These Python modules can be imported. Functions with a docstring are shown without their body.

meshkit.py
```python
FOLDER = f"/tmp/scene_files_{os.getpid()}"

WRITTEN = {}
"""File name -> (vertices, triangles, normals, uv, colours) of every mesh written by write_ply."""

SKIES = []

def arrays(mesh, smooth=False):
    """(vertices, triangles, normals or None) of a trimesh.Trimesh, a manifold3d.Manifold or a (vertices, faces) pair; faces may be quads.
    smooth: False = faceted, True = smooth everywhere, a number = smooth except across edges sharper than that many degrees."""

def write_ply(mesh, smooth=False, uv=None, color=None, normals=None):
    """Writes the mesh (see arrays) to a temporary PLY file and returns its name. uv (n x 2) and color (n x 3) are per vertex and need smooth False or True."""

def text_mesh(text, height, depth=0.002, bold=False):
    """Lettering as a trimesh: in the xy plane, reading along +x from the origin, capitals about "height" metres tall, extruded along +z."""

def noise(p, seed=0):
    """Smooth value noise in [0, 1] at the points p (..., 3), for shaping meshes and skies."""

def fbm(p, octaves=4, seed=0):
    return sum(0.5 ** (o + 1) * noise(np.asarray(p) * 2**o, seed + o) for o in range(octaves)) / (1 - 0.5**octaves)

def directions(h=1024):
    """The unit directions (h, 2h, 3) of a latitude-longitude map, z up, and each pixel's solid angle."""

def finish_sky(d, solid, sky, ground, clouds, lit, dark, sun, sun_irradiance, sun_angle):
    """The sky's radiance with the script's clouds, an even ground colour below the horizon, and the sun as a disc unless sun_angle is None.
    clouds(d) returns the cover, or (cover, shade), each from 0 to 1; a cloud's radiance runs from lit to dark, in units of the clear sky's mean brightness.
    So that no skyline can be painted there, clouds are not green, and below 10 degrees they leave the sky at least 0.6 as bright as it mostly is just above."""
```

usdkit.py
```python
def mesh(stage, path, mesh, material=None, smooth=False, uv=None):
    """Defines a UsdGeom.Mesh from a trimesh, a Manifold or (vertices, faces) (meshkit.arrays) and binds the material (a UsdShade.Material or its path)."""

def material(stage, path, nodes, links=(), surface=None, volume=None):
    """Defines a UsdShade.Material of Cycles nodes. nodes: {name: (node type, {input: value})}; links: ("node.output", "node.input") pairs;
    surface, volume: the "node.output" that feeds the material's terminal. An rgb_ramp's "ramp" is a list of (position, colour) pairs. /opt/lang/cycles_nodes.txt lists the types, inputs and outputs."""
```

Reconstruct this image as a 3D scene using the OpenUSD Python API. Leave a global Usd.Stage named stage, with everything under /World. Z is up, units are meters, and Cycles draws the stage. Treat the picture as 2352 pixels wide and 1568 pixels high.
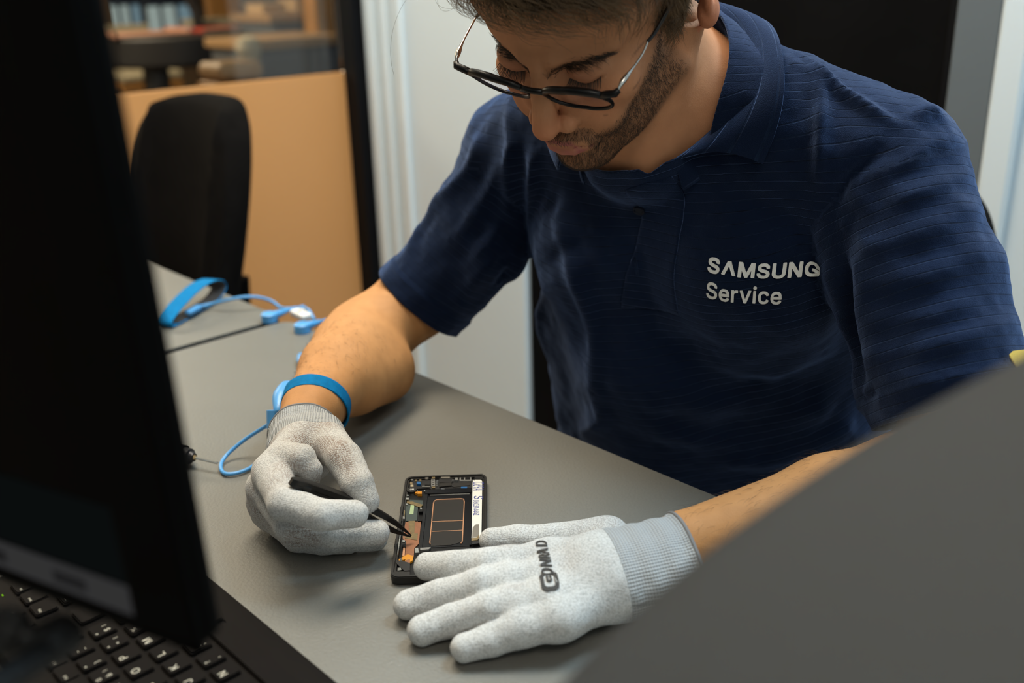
import math, random, numpy as np, trimesh, usdkit, meshkit
from pxr import Usd, UsdGeom, UsdLux, UsdShade, Gf, Sdf, Vt
import manifold3d as m3
from scipy.spatial import cKDTree
from scipy.spatial.transform import Rotation as Rot
from shapely.geometry import Polygon, LineString, Point, box as sbox
from shapely import affinity, union_all

stage = Usd.Stage.CreateInMemory()
UsdGeom.SetStageUpAxis(stage, 'Z'); UsdGeom.SetStageMetersPerUnit(stage, 1.0)
UsdGeom.Xform.Define(stage, '/World')
stage.SetDefaultPrim(stage.GetPrimAtPath('/World'))

# ---------------------------------------------------------------- camera (35 mm lens, standing eye height over a seated bench)
PF, PW, PH = 2287., 2352, 1568
TABLE = 0.74
CAM = np.array([0, 0, TABLE + .436]); PITCH, ROLL = .356, -.026
_f = np.array([0, math.cos(PITCH), -math.sin(PITCH)]); _r0 = np.array([1., 0, 0]); _u0 = np.cross(_r0, _f)
CR = math.cos(ROLL) * _r0 + math.sin(ROLL) * _u0; CU = -math.sin(ROLL) * _r0 + math.cos(ROLL) * _u0; CF = _f
def ray(px, py): return CR * (px - PW / 2) / PF - CU * (py - PH / 2) / PF + CF
def onz(px, py, z=TABLE): d = ray(px, py); return CAM + d * (z - CAM[2]) / d[2]
def ond(px, py, dep): return CAM + ray(px, py) * dep
def onplane(px, py, p0, n): d = ray(px, py); return CAM + d * (np.dot(np.asarray(p0) - CAM, n) / np.dot(d, n))
def proj(p):
    d = np.asarray(p, float) - CAM; z = d @ CF
    return np.stack([PW / 2 + PF * (d @ CR) / z, PH / 2 - PF * (d @ CU) / z, z], -1)
cam = UsdGeom.Camera.Define(stage, '/World/camera')
cam.CreateHorizontalApertureAttr(36.0); cam.CreateVerticalApertureAttr(24.0); cam.CreateFocalLengthAttr(36.0 * PF / PW)
cam.CreateFStopAttr(3.8); cam.CreateFocusDistanceAttr(.82); cam.CreateClippingRangeAttr(Gf.Vec2f(.02, 60))
cam.CreateExposureAttr(0.0)
_m = np.eye(4); _m[0, :3], _m[1, :3], _m[2, :3], _m[3, :3] = CR, CU, -CF, CAM
cam.AddTransformOp().Set(Gf.Matrix4d(_m.tolist()))

# ---------------------------------------------------------------- light: ceiling panels of the room, and the warm room behind the partition
def rect_light(name, pos, size, color, power, aim=(0, 0, -1)):
    l = UsdLux.RectLight.Define(stage, '/World/' + name)
    l.CreateWidthAttr(size[0]); l.CreateHeightAttr(size[1]); l.CreateColorAttr(Gf.Vec3f(*color)); l.CreateIntensityAttr(power)
    z = -np.asarray(aim, float); z /= np.linalg.norm(z); x = np.cross([.684, -.729, .01], z); x /= np.linalg.norm(x); y = np.cross(z, x)
    mm = np.eye(4); mm[0, :3], mm[1, :3], mm[2, :3], mm[3, :3] = x, y, z, pos
    l.AddTransformOp().Set(Gf.Matrix4d(mm.tolist()))
    return l
LIGHTS = [('panel_light_behind_camera', (.25, -.9, 2.62), (1.2, .6), (1.0, .93, .82), 7.5),
          ('panel_light_over_bench', (-.35, 1.35, 2.62), (1.2, .6), (1.0, .88, .70), 24),
          ('panel_light_by_wall', (1.05, 1.25, 2.62), (1.2, .6), (.60, .83, 1.0), 33),
          ('panel_light_next_room', (-3.2, 4.6, 2.62), (2.4, 1.6), (1.0, .80, .55), 16)]
for a in LIGHTS: rect_light(*a)
dome = UsdLux.DomeLight.Define(stage, '/World/sky'); dome.CreateIntensityAttr(.06); dome.CreateColorAttr(Gf.Vec3f(.9, .95, 1))
# ---------------------------------------------------------------- naming, tagging, adding meshes
_used = {}
def numbered(parent, name):
    k = (parent, name); n = _used.get(k, 0); _used[k] = n + 1
    return f'{parent}/{name}' if n == 0 else f'{parent}/{name}_{n:03d}'
BASE = {}
def tag(prim, label=None, cat=None, group=None, kind=None):
    for k, v in (('label', label), ('category', cat), ('group', group), ('kind', kind)):
        if v: prim.SetCustomDataByKey(k, v)
    return prim
def thing(name, label, cat, base=(0, 0, 0), group=None, kind=None):
    path = numbered('/World', name)
    x = UsdGeom.Xform.Define(stage, path); x.AddTranslateOp().Set(Gf.Vec3d(*map(float, base)))
    BASE[path] = np.asarray(base, float)
    tag(x.GetPrim(), label, cat, group, kind)
    return path
def add(parent, name, mesh, mat, smooth=30, label=None, kind=None, prim=None, cat=None, group=None):
    """one Mesh prim under parent (world coordinates are given)"""
    parent = parent or '/World'
    path = numbered(parent, name)
    b = BASE.get(parent, np.zeros(3)); BASE[path] = b
    v, f = (mesh.vertices, mesh.faces) if isinstance(mesh, trimesh.Trimesh) else (mesh[0], mesh[1])
    v = np.asarray(v, float) - b; f = np.asarray(f)
    if f.shape[1] == 4: f = np.vstack([f[:, [0, 1, 2]], f[:, [0, 2, 3]]])
    m = usdkit.mesh(stage, path, trimesh.Trimesh(v, f, process=False), LOOK(mat), smooth=smooth)
    if prim:
        pv = UsdGeom.PrimvarsAPI(m)
        for k, a in prim.items():
            a = np.asarray(a, np.float32)
            if a.ndim == 2: pv.CreatePrimvar(k, Sdf.ValueTypeNames.Color3fArray, 'vertex').Set(Vt.Vec3fArray.FromNumpy(a))
            else: pv.CreatePrimvar(k, Sdf.ValueTypeNames.FloatArray, 'vertex').Set(Vt.FloatArray.FromNumpy(a))
    tag(m.GetPrim(), label, cat, group, kind)
    return path
def curves(parent, name, strands, widths, mat, label=None, kind=None):
    """strands: (n, k, 3) array or list of (k,3)"""
    path = numbered(parent, name); b = BASE.get(parent, np.zeros(3)); BASE[path] = b
    c = UsdGeom.BasisCurves.Define(stage, path)
    pts = np.concatenate([np.asarray(s) for s in strands]) - b
    c.CreatePointsAttr(Vt.Vec3fArray.FromNumpy(pts.astype(np.float32)))
    c.CreateCurveVertexCountsAttr(Vt.IntArray([len(s) for s in strands]))
    c.CreateTypeAttr('linear')
    c.CreateWidthsAttr(Vt.FloatArray.FromNumpy(np.concatenate([np.broadcast_to(w, len(s)) for w, s in zip(widths, strands)]).astype(np.float32))); c.SetWidthsInterpolation('vertex')
    UsdShade.MaterialBindingAPI.Apply(c.GetPrim()).Bind(LOOK(mat))
    tag(c.GetPrim(), label, kind=kind)
    return path
_looks = {}
def LOOK(n): return _looks[n]
def look(name, nodes, links=(), surface='p.BSDF'):
    _looks[name] = usdkit.material(stage, '/World/Looks/' + name, nodes, links, surface=surface)
def plain(name, col, rough=.5, metal=0., spec=.5, coat=0., bump=None, vary=None, **kw):
    """principled look; bump=(scale, distance), vary=(scale, amount): noise in object space"""
    n = {'p': ('principled_bsdf', dict(base_color=col, roughness=rough, metallic=metal, specular_ior_level=spec, coat_weight=coat, **kw))}; l = []
    if bump or vary: n['g'] = ('texture_coordinate', {})
    if bump:
        n['bn'] = ('noise_texture', dict(scale=bump[0], detail=3)); n['b'] = ('bump', dict(distance=bump[1], strength=1.0))
        l += [('g.object', 'bn.vector'), ('bn.fac', 'b.height'), ('b.normal', 'p.normal')]
    if vary:
        n['vn'] = ('noise_texture', dict(scale=vary[0], detail=4)); a = vary[1]
        n['vr'] = ('rgb_ramp', dict(ramp=[(.3, [c * (1 - a) for c in col]), (.7, [min(1, c * (1 + a)) for c in col])]))
        l += [('g.object', 'vn.vector'), ('vn.fac', 'vr.fac'), ('vr.color', 'p.base_color')]
    look(name, n, l)
# ---------------------------------------------------------------- mesh makers
def merge(*ms): return trimesh.util.concatenate([m for m in ms])
def frame(z, hint=(0, 0, 1)):
    z = np.asarray(z, float); z = z / np.linalg.norm(z)
    h = np.asarray(hint, float)
    if abs(z @ h) > .98: h = np.array([1., 0, 0])
    x = np.cross(h, z); x /= np.linalg.norm(x)
    return np.stack([x, np.cross(z, x), z], 1)
def xf(mesh, R=None, t=(0, 0, 0)):
    v = np.asarray(mesh.vertices)
    if R is not None: v = v @ np.asarray(R).T
    return trimesh.Trimesh(v + np.asarray(t), mesh.faces, process=False)
def rbox(size, r=.002, seg=2):
    """rounded box centred at the origin"""
    x, y, z = [s / 2 for s in size]; r = min(r, .98 * min(x, y, z))
    base = trimesh.creation.icosphere(subdivisions=max(1, seg - 1)) if seg > 1 else trimesh.creation.icosphere(subdivisions=0)
    pts = np.concatenate([base.vertices * r + np.array([sx * (x - r), sy * (y - r), sz * (z - r)]) for sx in (-1, 1) for sy in (-1, 1) for sz in (-1, 1)])
    return trimesh.convex.convex_hull(pts)
def cbox(size, c=.001):
    """box with chamfered edges, 44 triangles"""
    x, y, z = [s / 2 for s in size]; c = min(c, .9 * min(x, y, z)); p = []
    for sx in (-1, 1):
        for sy in (-1, 1):
            for sz in (-1, 1):
                p += [(sx * x, sy * (y - c), sz * (z - c)), (sx * (x - c), sy * y, sz * (z - c)), (sx * (x - c), sy * (y - c), sz * z)]
    return trimesh.convex.convex_hull(np.array(p))
def bar(a, b, w, h, hint=(0, 0, 1), c=.0008):
    a, b = np.asarray(a, float), np.asarray(b, float)
    return xf(cbox((w, h, np.linalg.norm(b - a)), c), frame(b - a, hint), (a + b) / 2)
def plate(poly, h, z=0.):
    """extrude a shapely polygon"""
    g = [q for q in getattr(poly, 'geoms', [poly]) if q.area > 1e-12]
    m = merge(*[trimesh.creation.extrude_polygon(q, h, engine='earcut') for q in g]); m.apply_translation((0, 0, z)); return m
def rrect(w, h, r): return sbox(-w / 2 + r, -h / 2 + r, w / 2 - r, h / 2 - r).buffer(r, quad_segs=6)
def smooth_path(pts, n=40):
    from scipy.interpolate import CubicSpline
    p = np.asarray(pts, float); d = np.r_[0, np.cumsum(np.maximum(np.linalg.norm(np.diff(p[:, :3], axis=0), axis=1), 1e-9) ** .6)]
    return CubicSpline(d, p)(np.linspace(0, d[-1], n))
def tube(path, r, seg=12, caps=True):
    p = np.asarray(path, float); n = len(p); r = np.broadcast_to(r, n)
    t = np.gradient(p, axis=0); t /= np.linalg.norm(t, axis=1, keepdims=True) + 1e-12
    u = frame(t[0])[:, 0]; V = []
    ang = np.linspace(0, 2 * np.pi, seg, endpoint=False)
    for i in range(n):
        u = u - t[i] * (u @ t[i]); u /= np.linalg.norm(u); w = np.cross(t[i], u)
        V.append(p[i] + r[i] * (np.cos(ang)[:, None] * u + np.sin(ang)[:, None] * w))
    V = np.concatenate(V); i = np.arange(n - 1)[:, None] * seg; j = np.arange(seg)[None]; k = (j + 1) % seg
    q = np.stack([i + j, i + k, i + seg + k, i + seg + j], -1).reshape(-1, 4); F = np.vstack([q[:, [0, 1, 2]], q[:, [0, 2, 3]]])
    if caps:
        V = np.vstack([V, p[0], p[-1]]); a, b = n * seg, n * seg + 1; j = np.arange(seg); k = (j + 1) % seg
        F = np.vstack([F, np.stack([np.full(seg, a), k, j], 1), np.stack([np.full(seg, b), (n - 1) * seg + j, (n - 1) * seg + k], 1)])
    return trimesh.Trimesh(V, F, process=False)
def ribbon(path, normals, w, t):
    """flat band swept along path; normals give the face side"""
    p = np.asarray(path, float); n = len(p); N = np.asarray(normals, float); N /= np.linalg.norm(N, axis=1, keepdims=True)
    T = np.gradient(p, axis=0); T /= np.linalg.norm(T, axis=1, keepdims=True); B = np.cross(T, N); B /= np.linalg.norm(B, axis=1, keepdims=True)
    prof = [(-.5, 0), (-.47, .5), (0, .55), (.47, .5), (.5, 0), (.47, -.5), (0, -.45), (-.47, -.5)]
    V = np.concatenate([[p[i] + B[i] * w * a + N[i] * t * b for a, b in prof] for i in range(n)]); s = len(prof)
    i = np.arange(n - 1)[:, None] * s; j = np.arange(s)[None]; k = (j + 1) % s
    q = np.stack([i + j, i + k, i + s + k, i + s + j], -1).reshape(-1, 4)
    F = np.vstack([q[:, [0, 1, 2]], q[:, [0, 2, 3]]])
    for e, o in ((0, 1), ((n - 1) * s, -1)):
        for a in range(1, s - 1): F = np.vstack([F, [[e, e + a + (o < 0), e + a + (o > 0)]]])
    return trimesh.Trimesh(V, F, process=False)
def lathe(prof, seg=24):
    return trimesh.creation.revolve(np.asarray(prof, float), sections=seg)
def grid_mesh(P, closed_u=False):
    """P: (nu, nv, 3)"""
    nu, nv = P.shape[:2]; idx = np.arange(nu * nv).reshape(nu, nv)
    if closed_u: idx = np.vstack([idx, idx[:1]])
    q = np.stack([idx[:-1, :-1], idx[1:, :-1], idx[1:, 1:], idx[:-1, 1:]], -1).reshape(-1, 4)
    return P.reshape(-1, 3), np.vstack([q[:, [0, 1, 2]], q[:, [0, 2, 3]]])
def solidify(v, f, t, n=None):
    """give an open sheet thickness t inwards"""
    v, f = np.asarray(v), np.asarray(f)
    if n is None: n = trimesh.Trimesh(v, f, process=False).vertex_normals
    e = np.sort(f[:, [0, 1, 1, 2, 2, 0]].reshape(-1, 2), 1); d = f[:, [0, 1, 1, 2, 2, 0]].reshape(-1, 2)
    key = e[:, 0] * (len(v) + 1) + e[:, 1]; _, inv, cnt = np.unique(key, return_inverse=True, return_counts=True)
    b = d[cnt[inv] == 1]; o = len(v)
    V = np.vstack([v, v - n * t])
    F = np.vstack([f, f[:, ::-1] + o, np.stack([b[:, 1], b[:, 0], b[:, 0] + o], 1), np.stack([b[:, 1], b[:, 0] + o, b[:, 1] + o], 1)])
    return V, F
def clip(v, f, s, attrs=()):
    """keep the part of the mesh where the vertex scalar s > 0 (triangles are split at s = 0)"""
    v, f, s = np.asarray(v, float), np.asarray(f), np.asarray(s, float); s = np.where(np.abs(s) < 1e-9, 1e-9, s)
    ins = s[f] > 0; c = ins.sum(1); keep = [f[c == 3]]; V = [v]; A = [[np.asarray(a)] for a in attrs]; cache = {}; extra = []
    def cut(a, b):
        k = (a, b) if a < b else (b, a)
        if k not in cache:
            t = s[k[0]] / (s[k[0]] - s[k[1]]); cache[k] = len(v) + len(extra); extra.append((k[0], k[1], t))
        return cache[k]
    new = []
    for tri, i in zip(f[(c == 1) | (c == 2)], ins[(c == 1) | (c == 2)]):
        odd = i.sum() == 1; j = int(np.argmax(i == odd)); a, b, d = tri[j], tri[(j + 1) % 3], tri[(j + 2) % 3]
        ab, ad = cut(a, b), cut(a, d)
        new += [[a, ab, ad]] if odd else [[ab, b, d], [ab, d, ad]]
    if extra:
        e = np.array(extra); a, b, t = e[:, 0].astype(int), e[:, 1].astype(int), e[:, 2:3]
        V.append(v[a] * (1 - t) + v[b] * t)
        for k in range(len(attrs)):
            x = np.asarray(attrs[k]); tt = t if x.ndim == 2 else t[:, 0]; A[k].append(x[a] * (1 - tt) + x[b] * tt)
    V = np.vstack(V); F = np.vstack(keep + ([np.array(new)] if new else []))
    u, inv = np.unique(F, return_inverse=True)
    return (V[u], inv.reshape(-1, 3), *[np.concatenate(a)[u] for a in A])
# ---------------------------------------------------------------- signed distance modelling (bodies, gloves, cloth)
f32 = np.float32
def ball(p, c, r): return np.linalg.norm(p - np.asarray(c, f32), axis=1) - f32(r)
def cone(p, a, b, ra, rb):
    """tapered capsule"""
    a, b = np.asarray(a, f32), np.asarray(b, f32); ba = b - a; l2 = float(ba @ ba) + 1e-12
    t = np.clip((p - a) @ ba / l2, 0, 1)
    return np.linalg.norm(p - a - t[:, None] * ba, axis=1) - (ra + (rb - ra) * t)
def ell(p, c, r, R=None):
    q = p - np.asarray(c, f32)
    if R is not None: q = q @ np.asarray(R, f32)
    r = np.asarray(r, f32); k0 = np.linalg.norm(q / r, axis=1); k1 = np.linalg.norm(q / (r * r), axis=1)
    return k0 * (k0 - 1) / (k1 + 1e-9)
def smin(a, b, k):
    h = np.maximum(k - np.abs(a - b), 0) / k
    return np.minimum(a, b) - h * h * h * k / 6
def smax(a, b, k): return -smin(-a, -b, k)
def chain(p, pts, rs, k):
    d = None
    for i in range(len(pts) - 1):
        e = cone(p, pts[i], pts[i + 1], rs[i], rs[i + 1]); d = e if d is None else smin(d, e, k)
    return d
def poly_dist(p, pts):
    d = None
    for a, b in zip(pts[:-1], pts[1:]):
        e = cone(p, a, b, 0, 0); d = e if d is None else np.minimum(d, e)
    return d
def sdf_mesh(fn, lo, hi, h, newton=2, slack=1.35):
    """naive surface nets on the blocks near the surface, then Newton steps onto it"""
    lo, hi = np.asarray(lo, float), np.asarray(hi, float); B = 12
    nb = np.maximum(1, np.ceil((hi - lo) / (h * B)).astype(int)); n = nb * B + 1
    g = np.stack(np.meshgrid(*[(np.arange(k) + .5) * B * h for k in nb], indexing='ij'), -1).reshape(-1, 3) + lo
    d = fn(g.astype(f32)); near = np.abs(d) < B * h * .87 * slack
    V = np.repeat(np.repeat(np.repeat(np.where(d < 0, -1, 1).reshape(nb).astype(f32), B, 0), B, 1), B, 2)
    V = np.pad(V, ((0, 1),) * 3, mode='edge')
    loc = np.stack(np.meshgrid(*[np.arange(B + 1)] * 3, indexing='ij'), -1).reshape(-1, 3)
    blocks = np.argwhere(near.reshape(nb))
    for s in range(0, len(blocks), 200):
        ii = (blocks[s:s + 200, None] * B + loc[None]).reshape(-1, 3)
        V[ii[:, 0], ii[:, 1], ii[:, 2]] = fn((ii * h + lo).astype(f32))
    S = V < 0
    c = np.zeros(n - 1, np.int8)
    for o in np.ndindex(2, 2, 2): c += S[o[0]:n[0] - 1 + o[0], o[1]:n[1] - 1 + o[1], o[2]:n[2] - 1 + o[2]]
    cells = np.argwhere((c > 0) & (c < 8)); idx = np.full(n - 1, -1, np.int32); idx[tuple(cells.T)] = np.arange(len(cells))
    acc = np.zeros((len(cells), 3)); cnt = np.zeros(len(cells))
    for o in np.ndindex(2, 2, 2):
        for ax in range(3):
            if o[ax]: continue
            q = list(o); q[ax] = 1
            a = V[tuple((cells + o).T)]; b = V[tuple((cells + q).T)]; m = (a < 0) != (b < 0)
            t = np.where(m, a / np.where(m, a - b, 1), 0); pos = np.repeat(np.array(o, float)[None], len(cells), 0); pos[:, ax] += t
            acc += pos * m[:, None]; cnt += m
    v = (cells + acc / cnt[:, None]) * h + lo; F = []
    for ax in range(3):
        b, c2 = (ax + 1) % 3, (ax + 2) % 3
        sl = [slice(1, n[k] - 1) for k in range(3)]; sl[ax] = slice(0, n[ax] - 1); s2 = list(sl); s2[ax] = slice(1, n[ax])
        A, Bv = S[tuple(sl)], S[tuple(s2)]; e = np.argwhere(A != Bv); flip = A[tuple(e.T)]
        e = e + np.array([0 if k == ax else 1 for k in range(3)])
        def at(db, dc):
            q = e.copy(); q[:, b] -= db; q[:, c2] -= dc; return idx[tuple(q.T)]
        Q = np.stack([at(1, 1), at(0, 1), at(0, 0), at(1, 0)], 1); Q[~flip] = Q[~flip][:, ::-1]; F.append(Q)
    Q = np.concatenate(F); Q = Q[(Q >= 0).all(1)]
    def gradient(v):
        e = h * .4; k = np.array([[1, -1, -1], [-1, -1, 1], [-1, 1, -1], [1, 1, 1]], float); g = np.zeros_like(v)
        for x in k: g += x * fn((v + e * x).astype(f32))[:, None]
        return g / (4 * e)
    for _ in range(newton):
        gr = gradient(v); l2 = (gr ** 2).sum(1); st = fn(v.astype(f32)) / np.maximum(l2, .1); v = v - gr * np.clip(st, -h * .7, h * .7)[:, None]
    return v, np.vstack([Q[:, [0, 1, 2]], Q[:, [0, 2, 3]]])
def vnormals(v, f):
    n = np.zeros_like(v); c = np.cross(v[f[:, 1]] - v[f[:, 0]], v[f[:, 2]] - v[f[:, 0]])
    for k in range(3): np.add.at(n, f[:, k], c)
    return n / (np.linalg.norm(n, axis=1, keepdims=True) + 1e-12)
def unit(v): return np.asarray(v, float) / np.linalg.norm(v)
def sstep(a, b, x): t = np.clip((x - a) / (b - a), 0, 1); return t * t * (3 - 2 * t)
_gl = {}
def letters(text, height, bold=False):
    k = (text, bold)
    if k not in _gl: _gl[k] = _letters(text, 1.0, bold)
    return affinity.scale(_gl[k], height, height, origin=(0, 0))
def _letters(text, height, bold=False, wide=1.0, slant=0.):
    """flat lettering as a shapely shape, baseline at y=0, starting at x=0"""
    m = meshkit.text_mesh(text, height, .001, bold); m.merge_vertices()
    fl = m.faces[(m.face_normals[:, 2] < -.9)]
    g = union_all([Polygon(m.vertices[t][:, :2]).buffer(1e-6) for t in fl]).buffer(-1e-6)
    return affinity.affine_transform(g, [wide, slant, 0, 1, 0, 0])
# ---------------------------------------------------------------- looks
def skin_look(name):
    look(name, {'p': ('principled_bsdf', dict(roughness=.6, specular_ior_level=.18, subsurface_weight=0.)),
        'a': ('attribute', {'attribute': 'tint'}), 'g': ('texture_coordinate', {}), 'n': ('noise_texture', dict(scale=70, detail=4)), 'n2': ('noise_texture', dict(scale=900, detail=2)),
        'r': ('rgb_ramp', {'ramp': [(.3, (.93, .91, .90)), (.7, (1.06, 1.05, 1.04))]}), 'm': ('mix_color', dict(blend_type='multiply', fac=1.0)),
        'b': ('bump', dict(distance=.0004, strength=.5))},
        [('g.object', 'n.vector'), ('g.object', 'n2.vector'), ('n.fac', 'r.fac'), ('a.color', 'm.a'), ('r.color', 'm.b'), ('m.result', 'p.base_color'), ('n2.fac', 'b.height'), ('b.normal', 'p.normal')])
skin_look('skin')
def cloth_look(name, base, dark, light, period):
    """knitted polo cloth: fine drop-needle lines every few millimetres, some of them catching light threads"""
    look(name, {'p': ('principled_bsdf', dict(roughness=.9, specular_ior_level=.10, sheen_weight=.50, sheen_roughness=.45, sheen_tint=(.30, .45, .85))),
        'a': ('attribute', {'attribute': 'stripe'}), 'd': ('math', dict(math_type='divide', value2=period)), 'f': ('math', dict(math_type='fraction')),
        'line': ('rgb_ramp', {'ramp': [(0, (1, 1, 1)), (.045, (1, 1, 1)), (.075, (0, 0, 0)), (.93, (0, 0, 0)), (.97, (1, 1, 1))]}),
        'g': ('texture_coordinate', {}), 'n': ('noise_texture', dict(scale=60, detail=3)), 'nr': ('rgb_ramp', {'ramp': [(.35, dark), (.68, light)]}),
        'v': ('noise_texture', dict(scale=9, detail=4)), 'vr': ('rgb_ramp', {'ramp': [(.3, [c * .82 for c in base]), (.7, [c * 1.2 for c in base])]}),
        'm': ('mix_color', {}), 't': ('noise_texture', dict(scale=1500, detail=1)), 'h': ('math', dict(math_type='multiply_add', value2=-1.6)),
        'b': ('bump', dict(distance=.0006, strength=.7))},
        [('a.fac', 'd.value1'), ('d.value', 'f.value1'), ('f.value', 'line.fac'), ('g.object', 'n.vector'), ('n.fac', 'nr.fac'), ('g.object', 'v.vector'), ('v.fac', 'vr.fac'),
         ('line.color', 'm.fac'), ('vr.color', 'm.a'), ('nr.color', 'm.b'), ('m.result', 'p.base_color'), ('g.object', 't.vector'), ('line.color', 'h.value1'), ('t.fac', 'h.value3'),
         ('h.value', 'b.height'), ('b.normal', 'p.normal')])
NAVY = (.0027, .0078, .0255)
cloth_look('polo_navy', NAVY, (.0009, .0024, .008), (.0045, .012, .033), .0082)
cloth_look('collar_navy', NAVY, (.0016, .0048, .016), (.007, .018, .048), .0235)
plain('button_navy', (.004, .008, .020), .5, spec=.3)
plain('print_white', (.80, .80, .76), .6, bump=(900, .0001))
plain('print_black', (.03, .028, .026), .7)
def knit(name, col, dots, hole=None, period=.00100):
    n = {'p': ('principled_bsdf', dict(roughness=.9, specular_ior_level=.2, sheen_weight=.15)), 'g': ('texture_coordinate', {}),
         'n': ('noise_texture', dict(scale=800, detail=4)), 'r': ('rgb_ramp', {'ramp': [(.36, dots), (.56, col)]}),
         'w': ('voronoi_texture', dict(scale=1 / period, randomness=.35)), 'b': ('bump', dict(distance=.00045, strength=.7)), 'wr': ('math', dict(math_type='multiply', value2=-1.0))}
    l = [('g.object', 'n.vector'), ('n.fac', 'r.fac'), ('g.object', 'w.vector'), ('w.distance', 'wr.value1'), ('wr.value', 'b.height'), ('b.normal', 'p.normal')]
    if hole:   # the open mesh lets the skin show through
        n |= {'a': ('attribute', {'attribute': 'open'}), 'hr': ('rgb_ramp', {'ramp': [(.42, (0, 0, 0)), (.60, (1, 1, 1))]}), 'hm': ('math', dict(math_type='multiply')), 'm': ('mix_color', dict(b=hole))}
        l += [('w.distance', 'hr.fac'), ('hr.color', 'hm.value1'), ('a.fac', 'hm.value2'), ('hm.value', 'm.fac'), ('r.color', 'm.a'), ('m.result', 'p.base_color')]
    else: l += [('r.color', 'p.base_color')]
    look(name, n, l)
knit('glove_knit', (.56, .56, .545), (.37, .37, .36), hole=(.20, .135, .10))
def rib_look(name, col, dark, n_rib):
    look(name, {'p': ('principled_bsdf', dict(roughness=.9, specular_ior_level=.2)), 'a': ('attribute', {'attribute': 'rib'}), 'c': ('attribute', {'attribute': 'row'}),
        's': ('math', dict(math_type='multiply', value2=n_rib)), 'si': ('math', dict(math_type='sine')), 's2': ('math', dict(math_type='multiply', value2=2 * math.pi / .0021)), 'si2': ('math', dict(math_type='sine')),
        'q': ('math', dict(math_type='multiply_add', value2=.6)), 'mr': ('map_range', dict(from_min=-1.6, from_max=1.2, to_min=0, to_max=1, clamp=True)), 'r': ('rgb_ramp', {'ramp': [(.1, dark), (.55, col)]}),
        'b': ('bump', dict(distance=.0009, strength=.8))},
        [('a.fac', 's.value1'), ('s.value', 'si.value1'), ('c.fac', 's2.value1'), ('s2.value', 'si2.value1'), ('si2.value', 'q.value1'), ('si.value', 'q.value3'), ('q.value', 'mr.value'),
         ('mr.result', 'r.fac'), ('r.color', 'p.base_color'), ('mr.result', 'b.height'), ('b.normal', 'p.normal')])
rib_look('glove_cuff', (.40, .415, .42), (.24, .25, .26), 96.)
plain('glove_hem', (.20, .20, .205), .9, bump=(1500, .0006))
look('hair_dark', {'p': ('principled_bsdf', dict(base_color=(.030, .018, .010), roughness=.38, specular_ior_level=.5))})
look('hair_brown', {'p': ('principled_bsdf', dict(roughness=.36, specular_ior_level=.5)), 'h': ('hair_info', {}), 'r': ('rgb_ramp', {'ramp': [(.2, (.045, .026, .012)), (.8, (.17, .10, .042))]}), 'o': ('noise_texture', dict(scale=60)), 'g': ('texture_coordinate', {})},
     [('g.object', 'o.vector'), ('o.fac', 'r.fac'), ('r.color', 'p.base_color')])
plain('hair_base', (.022, .014, .008), .9, spec=.05)
plain('beard_brown', (.040, .022, .011), .5)
plain('trouser_black', (.014, .015, .018), .85, bump=(500, .0006))
plain('shoe_black', (.01, .01, .01), .35)
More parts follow.
